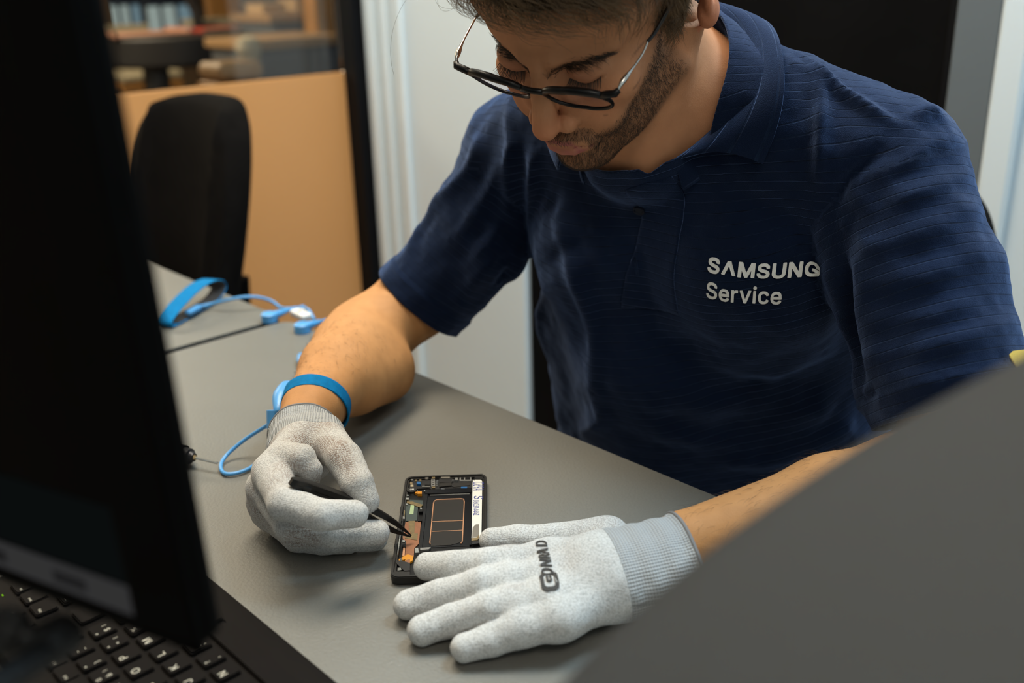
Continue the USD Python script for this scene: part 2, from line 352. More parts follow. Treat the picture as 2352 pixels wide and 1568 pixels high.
# setting
plain('wall_white', (.65, .74, .80), .6, vary=(2, .02))
plain('wall_trim', (.66, .74, .79), .35)
plain('ceiling_white', (.8, .8, .79), .8)
plain('floor_vinyl', (.30, .24, .17), .45, vary=(3, .08), bump=(300, .0003))
plain('floor_wood', (.045, .025, .012), .4, vary=(4, .2))
plain('frame_black', (.004, .0045, .006), .55, spec=.12)
plain('frame_grey', (.12, .14, .155), .45)
plain('door_black', (.0030, .0030, .0034), .7, spec=.06, vary=(7, .3), bump=(60, .0006))
plain('panel_brown', (.56, .28, .105), .28, vary=(1.2, .05))
look('clear_glass', {'t': ('transparent_bsdf', dict(color=(.94, .96, .96))), 'g': ('glossy_bsdf', dict(color=(1, 1, 1), roughness=.02)), 'f': ('fresnel', dict(IOR=1.45)), 'm': ('mix_closure', {})},
     [('f.fac', 'm.fac'), ('t.BSDF', 'm.closure1'), ('g.BSDF', 'm.closure2')], surface='m.closure')
look('lens_glass', {'t': ('transparent_bsdf', dict(color=(.97, .96, .98))), 'g': ('glossy_bsdf', dict(color=(.9, .8, 1), roughness=.02)), 'm': ('mix_closure', dict(fac=.035))},
     [('t.BSDF', 'm.closure1'), ('g.BSDF', 'm.closure2')], surface='m.closure')
plain('lamp_panel', (.9, .9, .9), .5)
plain('desk_grey', (.152, .148, .131), .42, spec=.45, vary=(6, .035), bump=(420, .00035))
plain('desk_edge', (.012, .012, .013), .5)
plain('metal_dark', (.05, .05, .055), .4, metal=.8)
plain('steel', (.62, .60, .56), .22, metal=1.)
plain('gold_metal', (.75, .55, .30), .25, metal=1.)
plain('fabric_black', (.0048, .0042, .0040), .95, spec=.06, bump=(700, .0008), vary=(30, .2))
plain('plastic_black', (.0014, .0013, .0013), .65, spec=.04)
plain('plastic_soft', (.004, .004, .004), .55, spec=.3, bump=(900, .0002))
plain('lens_frame', (.0035, .0035, .004), .35, spec=.3)
plain('blue_strap', (.003, .16, .38), .85, spec=.12, bump=(1400, .0005), vary=(200, .12))
plain('strap_lining', (.05, .045, .045), .9, bump=(900, .0006))
plain('blue_plastic', (.075, .30, .62), .38)
plain('white_plastic', (.75, .72, .68), .45)
# phone
plain('phone_frame', (.010, .0095, .009), .4, spec=.4)
plain('phone_body', (.0035, .0035, .0042), .35, spec=.3)
plain('battery_tray', (.0025, .0028, .0042), .3, spec=.35)
plain('film_dark', (.012, .011, .010), .65, spec=.3)
plain('copper', (.62, .33, .19), .38, metal=.6)
plain('copper_flex', (.24, .10, .048), .45, metal=.3, vary=(300, .12))
plain('amber_flex', (.55, .22, .012), .35)
plain('teal_flex', (.035, .052, .050), .4)
plain('green_tape', (.30, .40, .22), .6)
plain('olive_flex', (.15, .105, .04), .45, vary=(400, .2))
plain('chip_dark', (.009, .009, .010), .45, spec=.4)
plain('chip_grey', (.22, .22, .21), .4, metal=.4)
plain('label_white', (.62, .62, .57), .6)
plain('label_grey', (.17, .155, .13), .5, metal=.2)
plain('ink_blue', (.01, .02, .20), .6)
plain('chip_blue', (.01, .10, .28), .4)
plain('tweezer_black', (.006, .0055, .005), .45, spec=.35, bump=(600, .0002))
# laptop, screens
plain('laptop_black', (.0065, .0052, .0046), .7, spec=.06, bump=(1500, .00015), vary=(8, .1))
plain('key_black', (.0058, .0046, .0042), .7, spec=.06, bump=(1500, .0001))
plain('key_legend', (.50, .46, .37), .6)
look('led_green', {'e': ('emission', dict(color=(.35, .9, .02), strength=.6))}, surface='e.emission')
plain('screen_off', (.0010, .0010, .0011), .5, spec=.03)
def lit(name, col, st): look(name, {'e': ('emission', dict(color=col, strength=st))}, surface='e.emission')
lit('screen_dim', (.50, .65, .66), .006); lit('screen_bar', (.9, .9, .92), .034); lit('screen_icon', (.6, .6, .62), .020)
plain('cover_grey', (.072, .070, .066), .55)
# next room
plain('wood_orange', (.36, .17, .045), .5, vary=(5, .15)); plain('wood_dark', (.012, .009, .008), .5); plain('table_black', (.010, .009, .009), .5)
plain('tray_pink', (.42, .22, .15), .5); plain('tray_red', (.35, .05, .03), .5); plain('cream', (.36, .31, .21), .7); plain('counter_grey', (.075, .08, .088), .6)
plain('counter_top', (.30, .18, .085), .5); plain('window_frame', (.012, .018, .035), .4); plain('tan', (.45, .30, .16), .6); plain('wall_warm', (.085, .050, .024), .8)
lit('daylight_pane', (.62, .72, .66), .48); lit('daylight_pane_blue', (.40, .58, .66), .38)
# ---------------------------------------------------------------- the room: a runs along the bench's edge, b away from it towards the wall behind the technician
EA = np.array([.684, -.729, 0]); EA /= np.linalg.norm(EA); NA = np.array([-EA[1], EA[0], 0]); Q0 = np.array([-.305, 1.284, 0])
RM = np.stack([EA, NA, [0, 0, 1]], 1)
def rp(a, b, z): return Q0 + EA * a + NA * b + np.array([0, 0, z])
def slab(a0, a1, b0, b1, z0, z1, c=.002): return xf(cbox((a1 - a0, b1 - b0, z1 - z0), c), RM, rp((a0 + a1) / 2, (b0 + b1) / 2, (z0 + z1) / 2))
def structure(name, mesh, mat, label=None, smooth=False): return add(None, name, mesh, mat, smooth, kind='structure', label=label)
ZC = 2.72
structure('floor', slab(-1.14, 3.2, -3, 1.02, -.06, 0), 'floor_vinyl', 'beige vinyl floor under the workbench')
structure('ceiling', slab(-6.6, 3.2, -3, 4.5, ZC, ZC + .08), 'ceiling_white', 'plain white ceiling')
WB = .935
wb = thing('wall_back', 'white painted wall behind the technician', None, rp(-1.1, WB, 0), kind='structure')
add(wb, 'plaster', merge(slab(-1.14, -.502, WB, WB + .1, 0, ZC), slab(.53, 3.2, WB, WB + .1, 0, ZC), slab(-.502, .53, WB, WB + .1, 2.2, ZC)), 'wall_white', False)
for x, w in ((-1.045, .035), (-.985, .022), (-.925, .03)): add(wb, 'moulding', slab(x - w / 2, x + w / 2, WB - .014, WB, 0, ZC, .005), 'wall_trim', False)
add(wb, 'moulding', slab(.53, .575, WB - .016, WB, 0, ZC, .005), 'wall_trim', False)
dr = thing('door_1', 'black door leaf in a grey frame behind the technician', None, rp(0, WB, 0), kind='structure')
add(dr, 'door_leaf', slab(-.50, .445, WB + .015, WB + .06, .01, 2.18), 'door_black', False)
add(dr, 'leaf_edge', slab(.445, .462, WB + .005, WB + .06, .01, 2.18), 'frame_black', False)
add(dr, 'door_frame', slab(.463, .529, WB - .012, WB + .08, 0, 2.2), 'frame_grey', False)
structure('wall_right', slab(3.2, 3.3, -3, 1.02, 0, ZC), 'wall_white', 'white wall at the right end of the room')
structure('wall_front', slab(-6.6, 3.3, -3.1, -3, 0, ZC), 'wall_white', 'white wall behind the camera')
pt = thing('wall_left', 'glazed partition with a tan lower panel and a black corner post', None, rp(-1.14, .3, 0), kind='structure')
add(pt, 'lower_panel', slab(-1.155, -1.135, -3, WB - .035, .06, .936), 'panel_brown', False)
add(pt, 'glass_pane', slab(-1.149, -1.141, -3, WB - .035, .937, 2.5, .0005), 'clear_glass', False)
add(pt, 'head_beam', slab(-1.17, -1.12, -3, WB - .035, 2.5, ZC), 'wall_white', False)
add(pt, 'bottom_rail', slab(-1.165, -1.125, -3, WB - .035, 0, .06), 'frame_black', False)
add(pt, 'corner_post', slab(-1.165, -1.082, WB - .034, WB + .03, 0, ZC, .004), 'frame_black', False)
# next room, seen through the glass
structure('floor_next_room', slab(-6.6, -1.14, -3, 4.5, -.06, 0), 'floor_wood', 'dark brown wooden floor of the room beyond the glass')
structure('wall_far', slab(-6.7, -6.6, -3, 4.5, 0, ZC), 'wall_warm', 'warm brown far wall of the room beyond the glass')
structure('wall_side_next_room', slab(-6.6, -1.17, 4.5, 4.6, 0, ZC), 'wall_white', 'side wall of the room beyond the glass')
def far(px, py, a): return onplane(px, py, rp(a, 0, 0), EA)
def fbox(px0, px1, py0, py1, a, depth):
    """box whose near face (facing the glass) covers these pixels' extent at plane a"""
    p = [far(x, y, a) for x in (px0, px1) for y in (py0, py1)]
    b = [(far(x, (max(py0, 0) + py1) / 2, a) - Q0) @ NA for x in (px0, px1)]; z = [q[2] for q in p]
    return slab(a - depth, a, min(b), max(b), min(z), max(z), .01)
for i, (x0, x1) in enumerate(((252, 330), (338, 446))):
    w = thing(f'window_{i + 1}', ['narrow pale window of the next room, beside the screen', 'wider pale window of the next room, left of the wood panel'][i], None, far(x0, 40, -6.58), kind='structure')
    for k in range(3):
        m0, m1 = x0 + (x1 - x0) * k / 3, x0 + (x1 - x0) * (k + 1) / 3
        add(w, 'pane', fbox(m0 + 2, m1 - 2, -60, 74, -6.57, .01), 'daylight_pane' if k != 2 else 'daylight_pane_blue', False)
        add(w, 'mullion', fbox(m1 - 3, m1 + 3, -60, 80, -6.54, .05), 'window_frame', False)
    add(w, 'window_frame', fbox(x0 - 4, x1 + 4, -70, 10, -6.53, .05), 'window_frame', False)
wp = thing('wood_panel', 'orange wooden wall panel beyond the glass', 'wall panel', far(545, 30, -6.2))
add(wp, 'board', fbox(480, 545, -110, 60, -6.2, .06), 'wood_orange', False); add(wp, 'board', fbox(549, 612, -110, 60, -6.2, .06), 'wood_orange', False)
cl = thing('wood_column', 'square orange wooden column beyond the glass by the black post', 'column', far(748, 60, -4.2))
add(cl, 'shaft', fbox(726, 772, -160, 92, -4.2, .14), 'wood_orange', False); add(cl, 'foot', fbox(722, 776, 80, 100, -4.19, .16), 'wood_dark', False)
def rl(px, py, a):   # plan position of the pixel at plane a
    return far(px, py, a)
c = far(400, 78, -4.5); r = 1.02 * np.linalg.norm(far(555, 78, -4.5) - far(250, 78, -4.5)) / 2; zt = c[2]
tb_ = thing('round_table', 'round black table with thick rim beyond the glass', 'table', (c[0], c[1], 0))
def lat(prof, ctr, seg=32): m = lathe(prof, seg); m.apply_translation((ctr[0], ctr[1], 0)); return m
add(tb_, 'tabletop', lat([(0, zt), (r, zt), (r + .01, zt - .01), (r + .01, zt - .14), (r - .02, zt - .16), (0, zt - .16)], c), 'table_black')
for k in range(3):
    a_ = k * 2.1 + .35; add(tb_, 'leg', tube([c + [math.cos(a_) * r * .62, math.sin(a_) * r * .62, zt - .1 - c[2]], np.array([c[0] + math.cos(a_) * r * .75, c[1] + math.sin(a_) * r * .75, 0.0])], .065, 10), 'table_black')
tr = thing('serving_tray', 'pink tray lying on the round black table', 'tray', (c[0], c[1], zt))
p0 = far(325, 74, -4.5); add(tr, 'base', xf(cbox((.30, .46, .018), .006), RM, np.array([p0[0], p0[1], zt + .010])), 'tray_pink', False)
add(tr, 'rim', xf(merge(cbox((.30, .015, .035)), xf(cbox((.30, .015, .035)), None, (0, .44, 0))), RM, np.array([p0[0], p0[1], zt + .018]) - NA * .22), 'tray_pink', False)
p0 = far(492, 72, -4.5); rb = thing('red_book', 'red book lying on the round black table', 'book', (p0[0], p0[1], zt))
add(rb, 'cover', xf(cbox((.2, .24, .022), .003), RM, np.array([p0[0], p0[1], zt + .0115])), 'tray_red', False); add(rb, 'pages', xf(cbox((.19, .23, .016), .001), RM, np.array([p0[0], p0[1], zt + .0115]) + EA * .008), 'cream', False)
def wooden_seat(px, py, a, w, label, back, name, cat, leg='wood_orange'):
    s = far(px, py, a); t = thing(name, label, cat, (s[0], s[1], 0))
    add(t, 'cushion', xf(rbox((w, w, .06), .025, 3), RM, s), 'cream' if back else 'counter_top'); add(t, 'seat_frame', xf(cbox((w * .96, w * .96, .04), .006), RM, s - [0, 0, .055]), leg, False)
    for sa in (-1, 1):
        for sb in (-1, 1): q = s + EA * sa * w * .42 + NA * sb * w * .42; add(t, 'leg', tube([q - [0, 0, .04], np.array([*(q[:2] + (EA * sa + NA * sb)[:2] * .03), 0.001])], [.022, .016], 8), leg)
    if back:
        m = [s + EA * -w * .46 + NA * x + np.array([0, 0, .05]) for x in (-w * .4, 0, w * .4)]
        add(t, 'backrest', xf(rbox((.03, w * .95, w * .6), .012, 3), RM, s - EA * w * .45 + [0, 0, w * .42]), 'cream')
    return t
wooden_seat(530, 160, -2.1, .17, 'low stool with tan cushion beyond the glass, right of the round table', False, 'stool', 'stool')
wooden_seat(318, 172, -5.6, .44, 'wooden chair with cream backrest beyond the glass, behind the round table', True, 'dining_chair', 'chair')
for i, (x0, x1, y0, y1, a, lab) in enumerate(((592, 792, 100, 172, -3.2, 'low grey counter with tan top beyond the glass, nearest the black post'), (625, 735, 40, 92, -4.4, 'grey cabinet with tan top in the middle of the next room'), (622, 722, -70, 30, -5.5, 'tall dark grey cabinet against the far wall beyond the glass'))):
    t = thing(['counter', 'cabinet', 'tall_cabinet'][i], lab, ['counter', 'cabinet', 'cabinet'][i], far((x0 + x1) / 2, y1, a))
    pz = far(x0, y0, a)[2]; b0, b1 = sorted([(far(x0, (max(y0, 0) + y1) / 2, a) - Q0) @ NA, (far(x1, (max(y0, 0) + y1) / 2, a) - Q0) @ NA])
    add(t, 'body', slab(a - .45, a, b0, b1, 0.02, pz - .03, .006), 'counter_grey', False); add(t, 'top', slab(a - .47, a + .02, b0 - .02, b1 + .02, pz - .03, pz + .015, .004), 'counter_top', False)
    if i == 1: CABZ = pz + .016
    for k in range(2): add(t, 'door', slab(a, a + .012, b0 + .01 + k * (b1 - b0) / 2, b0 - .01 + (k + 1) * (b1 - b0) / 2, .08, pz - .05, .003), 'counter_grey', False)
s = far(571, 112, -2.9); t = thing('pedestal_lamp', 'small cream globe lamp on a black pedestal beyond the glass beside the grey counter', 'lamp', (s[0], s[1], 0))
add(t, 'base', lat([(0, 0), (.13, 0), (.13, .02), (.02, .03), (.02, s[2] - .05), (0, s[2] - .05)], s), 'wood_dark'); add(t, 'shade', lat([(0, s[2] - .05), (.04, s[2] - .045), (.055, s[2]), (.045, s[2] + .04), (0, s[2] + .06)], s), 'cream')
for i, (px, w, h, lab) in enumerate(((597, .16, .05, 'flat tan box on the grey cabinet beyond the glass, left one'), (672, .16, .07, 'taller tan box on the grey cabinet beyond the glass, right one'))):
    s = far(px + 15, 38, -4.62); s[2] = CABZ; t = thing('storage_box', lab, 'box', s); add(t, 'carton', xf(cbox((.2, w, h), .004), RM, s + [0, 0, h / 2]), 'tan', False); add(t, 'lid', xf(cbox((.21, w + .01, .02), .004), RM, s + [0, 0, h]), 'tan', False)
s = far(480, 58, -5.4); t = thing('paper_stack', 'cream stack of papers far behind the red book beyond the glass', 'papers', s)
for k in range(3): add(t, 'sheaf', xf(cbox((.2, .30, .014), .002), RM @ Rot.from_euler('z', k * 9 - 6, degrees=True).as_matrix(), s + [0, 0, .008 + k * .0145]), 'cream', False)
s = far(452, 30, -4.9); t = thing('floor_lamp', 'black floor lamp leaning arm beyond the glass in front of the window', 'lamp', (s[0], s[1], 0))
add(t, 'base', lat([(0, 0), (.16, 0), (.16, .02), (0, .03)], s), 'wood_dark'); add(t, 'pole', tube([np.array([s[0], s[1], .02]), s, s + NA * -.10 + [0, 0, .25], s + NA * -.22 + [0, 0, .42]], .035, 10), 'wood_dark'); m = lathe([(0, 0), (.10, 0), (.06, .14), (0, .15)], 20); m.apply_translation(s + NA * -.22 + [0, 0, .36]); add(t, 'shade', m, 'wood_dark')
# ceiling lamps
def lamp(label, pos, size):
    t = thing('ceiling_light', label, 'ceiling light', (pos[0], pos[1], 2.66))
    add(t, 'housing', xf(cbox((size[0], size[1], .05), .004), RM, np.array([pos[0], pos[1], 2.69])), 'frame_grey', False)
for nm, pos, size, col, pw in LIGHTS: lamp('flat grey framed ceiling light panel ' + {'panel_light_behind_camera': 'behind the camera', 'panel_light_over_bench': 'above the bench edge', 'panel_light_by_wall': 'near the white wall and door'}.get(nm, 'in the next room'), pos, size)
# ---------------------------------------------------------------- benches
def bench(name, label, a0, a1):
    b0, b1, t = -.80, 0., .026
    th = thing(name, label, 'workbench', rp((a0 + a1) / 2, b0 / 2, 0))
    pl = plate(sbox(a0, b0, a1, b1).buffer(-.022).buffer(.022, quad_segs=6), t - .003, TABLE - t)
    m = plate(sbox(a0, b0, a1, b1).buffer(-.022).buffer(.0205, quad_segs=6), .003, TABLE - .003)
    add(th, 'edge_band', xf(pl, RM, Q0), 'desk_edge', 20); add(th, 'tabletop', xf(m, RM, Q0), 'desk_grey', 20)
    for x in (a0 + .06, a1 - .06):
        for y in (b0 + .06, b1 - .10): add(th, 'leg', slab(x - .025, x + .025, y - .025, y + .025, 0, TABLE - t, .004), 'metal_dark', False)
    add(th, 'cross_rail', slab(a0 + .08, a1 - .08, b0 + .05, b0 + .07, TABLE - .12, TABLE - t, .003), 'metal_dark', False)
bench('workbench', 'grey topped workbench with the opened phone and both gloved hands on it', .004, 1.75)
bench('workbench', 'grey topped workbench with the empty blue wrist strap lying on it', -1.10, -.0075)
# ---------------------------------------------------------------- chairs
def office_chair(label, ctr, face, zs, wide, zb, hb, tilt=.12):
    f = unit(np.array([*face, 0.])); r = np.cross(f, [0, 0, 1]); RR = np.stack([r, f, [0, 0, 1]], 1); t = thing('office_chair', label, 'office chair', (*ctr, 0)); c3 = np.array([*ctr, 0.])
    def W(x, y, z): return c3 + RR @ np.array([x, y, z])
    add(t, 'seat', xf(rbox((wide + .02, .46, .075), .035, 3), RR, W(0, 0, zs)), 'fabric_black')
    u, v = np.meshgrid(np.linspace(-1, 1, 33), np.linspace(-1, 1, 33), indexing='ij')
    def bk(sgn):
        k = (np.abs(u) ** 4 + np.abs(v) ** 4 + 1e-9) ** .25; rr = np.maximum(np.abs(u), np.abs(v)) / k
        x, z = u * rr, v * rr; edge = np.clip(1 - (np.abs(x) ** 4.5 + np.abs(z) ** 4.5), 0, 1) ** .5
        y = -.235 - .035 * z * 1 + .045 * x ** 2 - tilt * (z + 1) * hb / 2 + sgn * (.016 + .024 * edge) + (.014 * np.exp(-((np.abs(x) - .72) / .07) ** 2) if sgn > 0 else 0)
        w = wide / 2 * (1 - .12 * np.clip(z, 0, 1) ** 2 - .06 * np.clip(-z, 0, 1))
        return np.stack([x * w, y, zb + z * hb / 2], -1)
    A, B = bk(1), bk(-1); va, fa = grid_mesh(A); vb, fb = grid_mesh(B); o = len(va)
    rim = np.concatenate([np.arange(33) * 33, 32 * 33 + np.arange(33), np.arange(32, -1, -1) * 33 + 32, np.arange(32, -1, -1)]); k = np.roll(rim, -1)
    V = np.vstack([va, vb]); F = np.vstack([fa[:, ::-1], fb + o, np.stack([rim, k, k + o], 1), np.stack([rim, k + o, rim + o], 1)])
    m = trimesh.Trimesh(c3 + V @ RR.T, F, process=True); trimesh.repair.fix_normals(m)
    add(t, 'backrest', m, 'fabric_black', 50)
    add(t, 'back_bar', tube(smooth_path([W(0, -.10, zs - .05), W(0, -.28, zs - .04), W(0, -.33 - tilt * .1, zb - hb * .2)], 10), .022, 8), 'plastic_black')
    m = lathe([(0, .10), (.03, .10), (.03, zs - .04), (0, zs - .04)], 16); m.apply_translation(c3); add(t, 'gas_column', m, 'metal_dark')
    for k in range(5):
        a = k * 2 * np.pi / 5 + .3; d = np.array([math.cos(a), math.sin(a), 0])
        add(t, 'base_arm', tube([c3 + [0, 0, .12], c3 + d * .30 + [0, 0, .085]], [.03, .018], 8), 'plastic_black')
        add(t, 'caster', xf(lathe([(0, -.02), (.027, -.02), (.03, 0), (.027, .02), (0, .02)], 14), frame(np.cross(d, [0, 0, 1])), c3 + d * .30 + [0, 0, .031]), 'plastic_black')
    return t
bk_ = ond(440, 432, 1.95); ch = bk_[:2] - NA[:2] * .265
office_chair('black padded office chair standing empty at the far workbench', ch, -NA[:2], .47, .43, .700, .53)
# ---------------------------------------------------------------- person: skeleton
RH = Rot.from_rotvec([2.180486, -.642682, -.450002]).as_matrix(); TH_ = np.array([.0307, .7880, 1.1116])   # head: x to his left, y up, z out of the face
def hw(*q): return RH @ (np.array(q, float) / 1000) + TH_
def hl(p): return ((p - TH_.astype(f32)) @ RH.astype(f32)) * f32(1000)
SL = np.array([.318, .835, 1.004]); SR = np.array([.018, 1.082, .990])
SC = (SL + SR) / 2; HC = np.array([.318, 1.10, .60])
BU = SC - HC; BU /= np.linalg.norm(BU); BR = SR - SL; BR -= BU * (BR @ BU); BR /= np.linalg.norm(BR); BF = np.cross(BU, BR)
BODY = np.stack([BR, BF, BU], 1)                    # torso axes: his right, front, up
def tb(r, f, u): return SC + BODY @ np.array([r, f, u])
def tl(p): return (p - SC.astype(f32)) @ BODY.astype(f32)
ER = onz(836, 782, TABLE + .056); WR = ond(716, 942, .925)
WL = onz(1570, 1252, TABLE + .034); EL = ond(2215, 1205, .80); EL[2] = max(EL[2], TABLE + .055); SRM = ond(1112, 510, 1.108); HEMR = ond(957, 688, 1.135)
RARM = np.array([.030, .006, -.018])              # the belly of his right forearm, towards the bench
NB = tb(0, .02, .075)                               # pit of the neck's base
def sdf_head(p):
    q = hl(p); x, y, z = q.T; a = np.abs(x)
    m = np.stack([a, y, z], 1)                      # mirrored
    d = ell(q, (0, 38, -92), (79, 86, 100))
    d = smin(d, ell(q, (0, -28, -48), (60, 84, 58)), 22)
    d = smin(d, cone(m, (57, -64, -76), (14, -104, -11), 14, 13), 26)
    d = smin(d, ell(q, (0, -72, -42), (50, 44, 46)), 18)
    d = smin(d, ell(q, (0, -103, -3), (20, 16, 17)), 16)
    d = smin(d, ell(m, (43, -28, -17), (20, 17, 18)), 26)             # cheek bones
    d = smin(d, ell(m, (30, -52, -8), (20, 22, 16)), 18)
    d = smin(d, cone(m, (12, 8, 4), (50, 10, -17), 8.0, 6.0), 14)
    d = smin(d, ell(m, (42, 42, -42), (35, 42, 38)), 20)    # brow ridge
    d = smax(d, -ell(m, (33, -6, 12), (19, 12, 14)), 12)              # eye sockets
    lid = ell(m, (32.5, -6, -8.5), (18, 12.5, 15))
    d = smin(d, lid, 6)
    d = smax(d, -cone(m, (20, -.5, 6.5), (46, -1.0, -1), .8, .8), 2.5)   # lid fold
    d = smax(d, -chain(m, [(19, -11.5, 7.0), (28, -14.3, 7.0), (37, -14.3, 5.5), (47, -9.5, -.5)], [1.5] * 4, 1), 1.6)   # lid edge
    d = smin(d, cone(q, (0, 8, 5), (0, -20, 15), 7.5, 8.5), 9)        # nose bridge
    d = smin(d, cone(q, (0, -20, 16), (0, -46, 26), 8.2, 11.0), 8)
    d = smin(d, ell(m, (17, -37, 4), (13, 17, 10)), 9)
    d = smin(d, ell(m, (14, -49, 14), (8, 8.5, 10)), 6)           # wings
    d = smax(d, -cone(m, (7, -59, 17), (6, -50, 20), 3.4, 2.6), 2.5)  # nostrils
    d = smin(d, ell(q, (0, -74, 4), (29, 18, 15)), 10)                # muzzle
    d = smin(d, chain(m, [(0, -69.5, 17), (5, -68.8, 17.0), (22, -75.5, 7)], [4.2, 4.2, 2.2], 2), 4)
    d = smin(d, chain(m, [(0, -81.0, 16.5), (10, -80.5, 14.5), (21, -76.8, 6.5)], [5.6, 5.2, 2.4], 2), 4)
    d = smax(d, -chain(m, [(0, -75, 21.5), (10, -74.6, 19.5), (24.5, -76.8, 8.5)], [1.0, 1.0, 1.3], 2), 2.2)
    d = smax(d, -cone(q, (0, -90, 15), (0, -91, 14), 4, 4), 9)
    # ears
    ec, er = (87, -1, -106), Rot.from_euler('yx', [24, -12], degrees=True).as_matrix()
    e = ell(m, ec, (6, 31, 19), er); e = smax(e, -ell(m, (93.5, 4, -104), (5, 20, 10), er), 4)
    e = smin(e, ell(m, (86, -27, -100), (7.5, 14, 12)), 6)
    d = smin(d, e, 6)
    return d / f32(1000)
def sdf_neck(p):
    a, b = hw(0, -62, -104), NB + BU * -.02
    d = cone(p, a, b, .060, .065)
    d = smin(d, cone(p, hw(0, -92, -52), tb(0, .030, .035), .028, .03), .05)
    for s in (-1, 1):   # neck cords
        d = smin(d, cone(p, hw(62 * s, -42, -104), tb(-.02 * s, .075, .055), .016, .012), .025)
    return d
def sdf_torso(p, o=0.):
    q = tl(p)
    d = ell(q, (0, -.015, -.135), (.168, .112, .235))
    d = smin(d, ell(q, (0, .006, -.33), (.155, .128, .21)), .06)
    d = smin(d, ell(np.stack([np.abs(q[:, 0]), q[:, 1], q[:, 2]], 1), (.078, .055, -.085), (.082, .06, .085)), .05)
    for S in (SL, SR):
        d = smin(d, cone(p, NB + BU * .014 - BF * .028, S + BU * .004, .060, .056), .05)
    return d - o
def sdf_arm(p, S, M, E, W, rw):
    f = W - E
    d = chain(p, [S, *M, E], [.050, *([.046, .042] if len(M) == 2 else [.042]), .042], .02)
    g = chain(p, [E, E + f * .22, E + f * .5, W], [.042, .044, .040, rw], .02)
    return smin(d, g, .03)
def sdf_body(p):
    d = sdf_torso(p, -.0115)
    d = smin(d, sdf_arm(p, SR, [SRM, HEMR], ER, WR, .0275), .03)
    d = smin(d, cone(p, ER * .72 + WR * .28 + RARM, ER * .45 + WR * .55 + RARM * .7, .036, .026), .03)
    d = smin(d, sdf_arm(p, SL, [SL * .55 + EL * .45], EL, WL, .0245), .03)
    d = smin(d, cone(p, WR, WR + (WR - ER) * .2, .0265, .02), .01)
    d = smin(d, cone(p, WL, WL + (WL - EL) * .15, .0235, .016), .01)
    return smin(d, sdf_neck(p) + f32(.004), .03)
def sdf_headneck(p): return smax(smin(sdf_head(p), np.maximum(smin(sdf_torso(p, -.008), sdf_neck(p), .03), ball(p, NB, .125)), .018), -(np.einsum('ij,j->i', p - NB.astype(f32), BU.astype(f32)) + .04), .004)
hv, hf = sdf_mesh(sdf_headneck, np.minimum(hw(0, 0, -90), NB) - .19, np.maximum(hw(0, 20, -90), NB) + .17, .0018, newton=1)
bv, bf = sdf_mesh(sdf_body, np.array([-.27, .50, .45]), np.array([.60, 1.38, 1.16]), .0045, newton=1)
# keep the coarse body's neck inside the fine one
SKIN_V, SKIN_F = np.vstack([hv, bv]), np.vstack([hf, bf + len(hv)])
# ---------------------------------------------------------------- polo shirt
UR, UL = (HEMR - SRM), (EL - SL)
HEML = SL + UL * .80
def sdf_sleeve(p, S, U, t, r0, r1):
    d = chain(p, [S - U * .02, S + U * .35, S + U * (t + .12)], [.064, (r0 + r1) / 2 + .002, r1], .02)
    return d
def sdf_sl_r(p): return smin(chain(p, [SR, SRM, HEMR, HEMR + UR * .3], [.060, .053, .0475, .047], .03), cone(p, ond(1140, 595, 1.085), ond(1000, 725, 1.135), .030, .026), .04)
def sdf_sl_l(p): return sdf_sleeve(p, SL, UL, .80, .062, .064)
def sdf_tors(p): return smin(smin(sdf_torso(p, .007), cone(p, tb(.05, .05, -.20), tb(.06, .06, -.36), .11, .115), .06), cone(p, tb(.160, .02, -.19), tb(.160, .055, -.40), .066, .090), .05)
def sdf_yoke(p): return np.maximum(sdf_neck(p) - f32(.009), np.einsum('ij,j->i', p - SC.astype(f32), BU.astype(f32)) - f32(.15))
def sdf_shirt(p): return smin(smin(smin(sdf_tors(p), sdf_yoke(p), .012), sdf_sl_r(p), .035), sdf_sl_l(p), .035)
sv, sf = sdf_mesh(sdf_shirt, np.array([-.22, .56, .52]), np.array([.60, 1.40, 1.18]), .0036, newton=1)
def on_shirt(pix, v, n):
    """3-d points of the cloth that the photograph shows at these pixels"""
    pj = proj(v); ok = np.einsum('ij,ij->i', n, v - CAM) < 0; out = []
    for x, y in pix:
        d = np.hypot(pj[:, 0] - x, pj[:, 1] - y) + np.where(ok, 0, 1e6)
        c = np.argsort(d)[:6]; c = c[pj[c, 2] < pj[c, 2].min() + .05]; out.append(v[c[:3]].mean(0))
    return np.array(out)
def crease(v, n, line, amp, w):
    d = poly_dist(v.astype(f32), line); e = np.exp(-(d / w) ** 2)
    L = np.r_[0, np.cumsum(np.linalg.norm(np.diff(line, axis=0), axis=1))]
    tip = np.minimum(np.linalg.norm(v - line[0], axis=1), np.linalg.norm(v - line[-1], axis=1)) / (L[-1] * .35)
    return e * amp * np.clip(tip, 0, 1) ** .7
sn = vnormals(sv, sf)
part_r = sdf_sl_r(sv.astype(f32)) - sdf_tors(sv.astype(f32)); part_l = sdf_sl_l(sv.astype(f32)) - sdf_tors(sv.astype(f32))
is_r, is_l = part_r < 0, part_l < 0
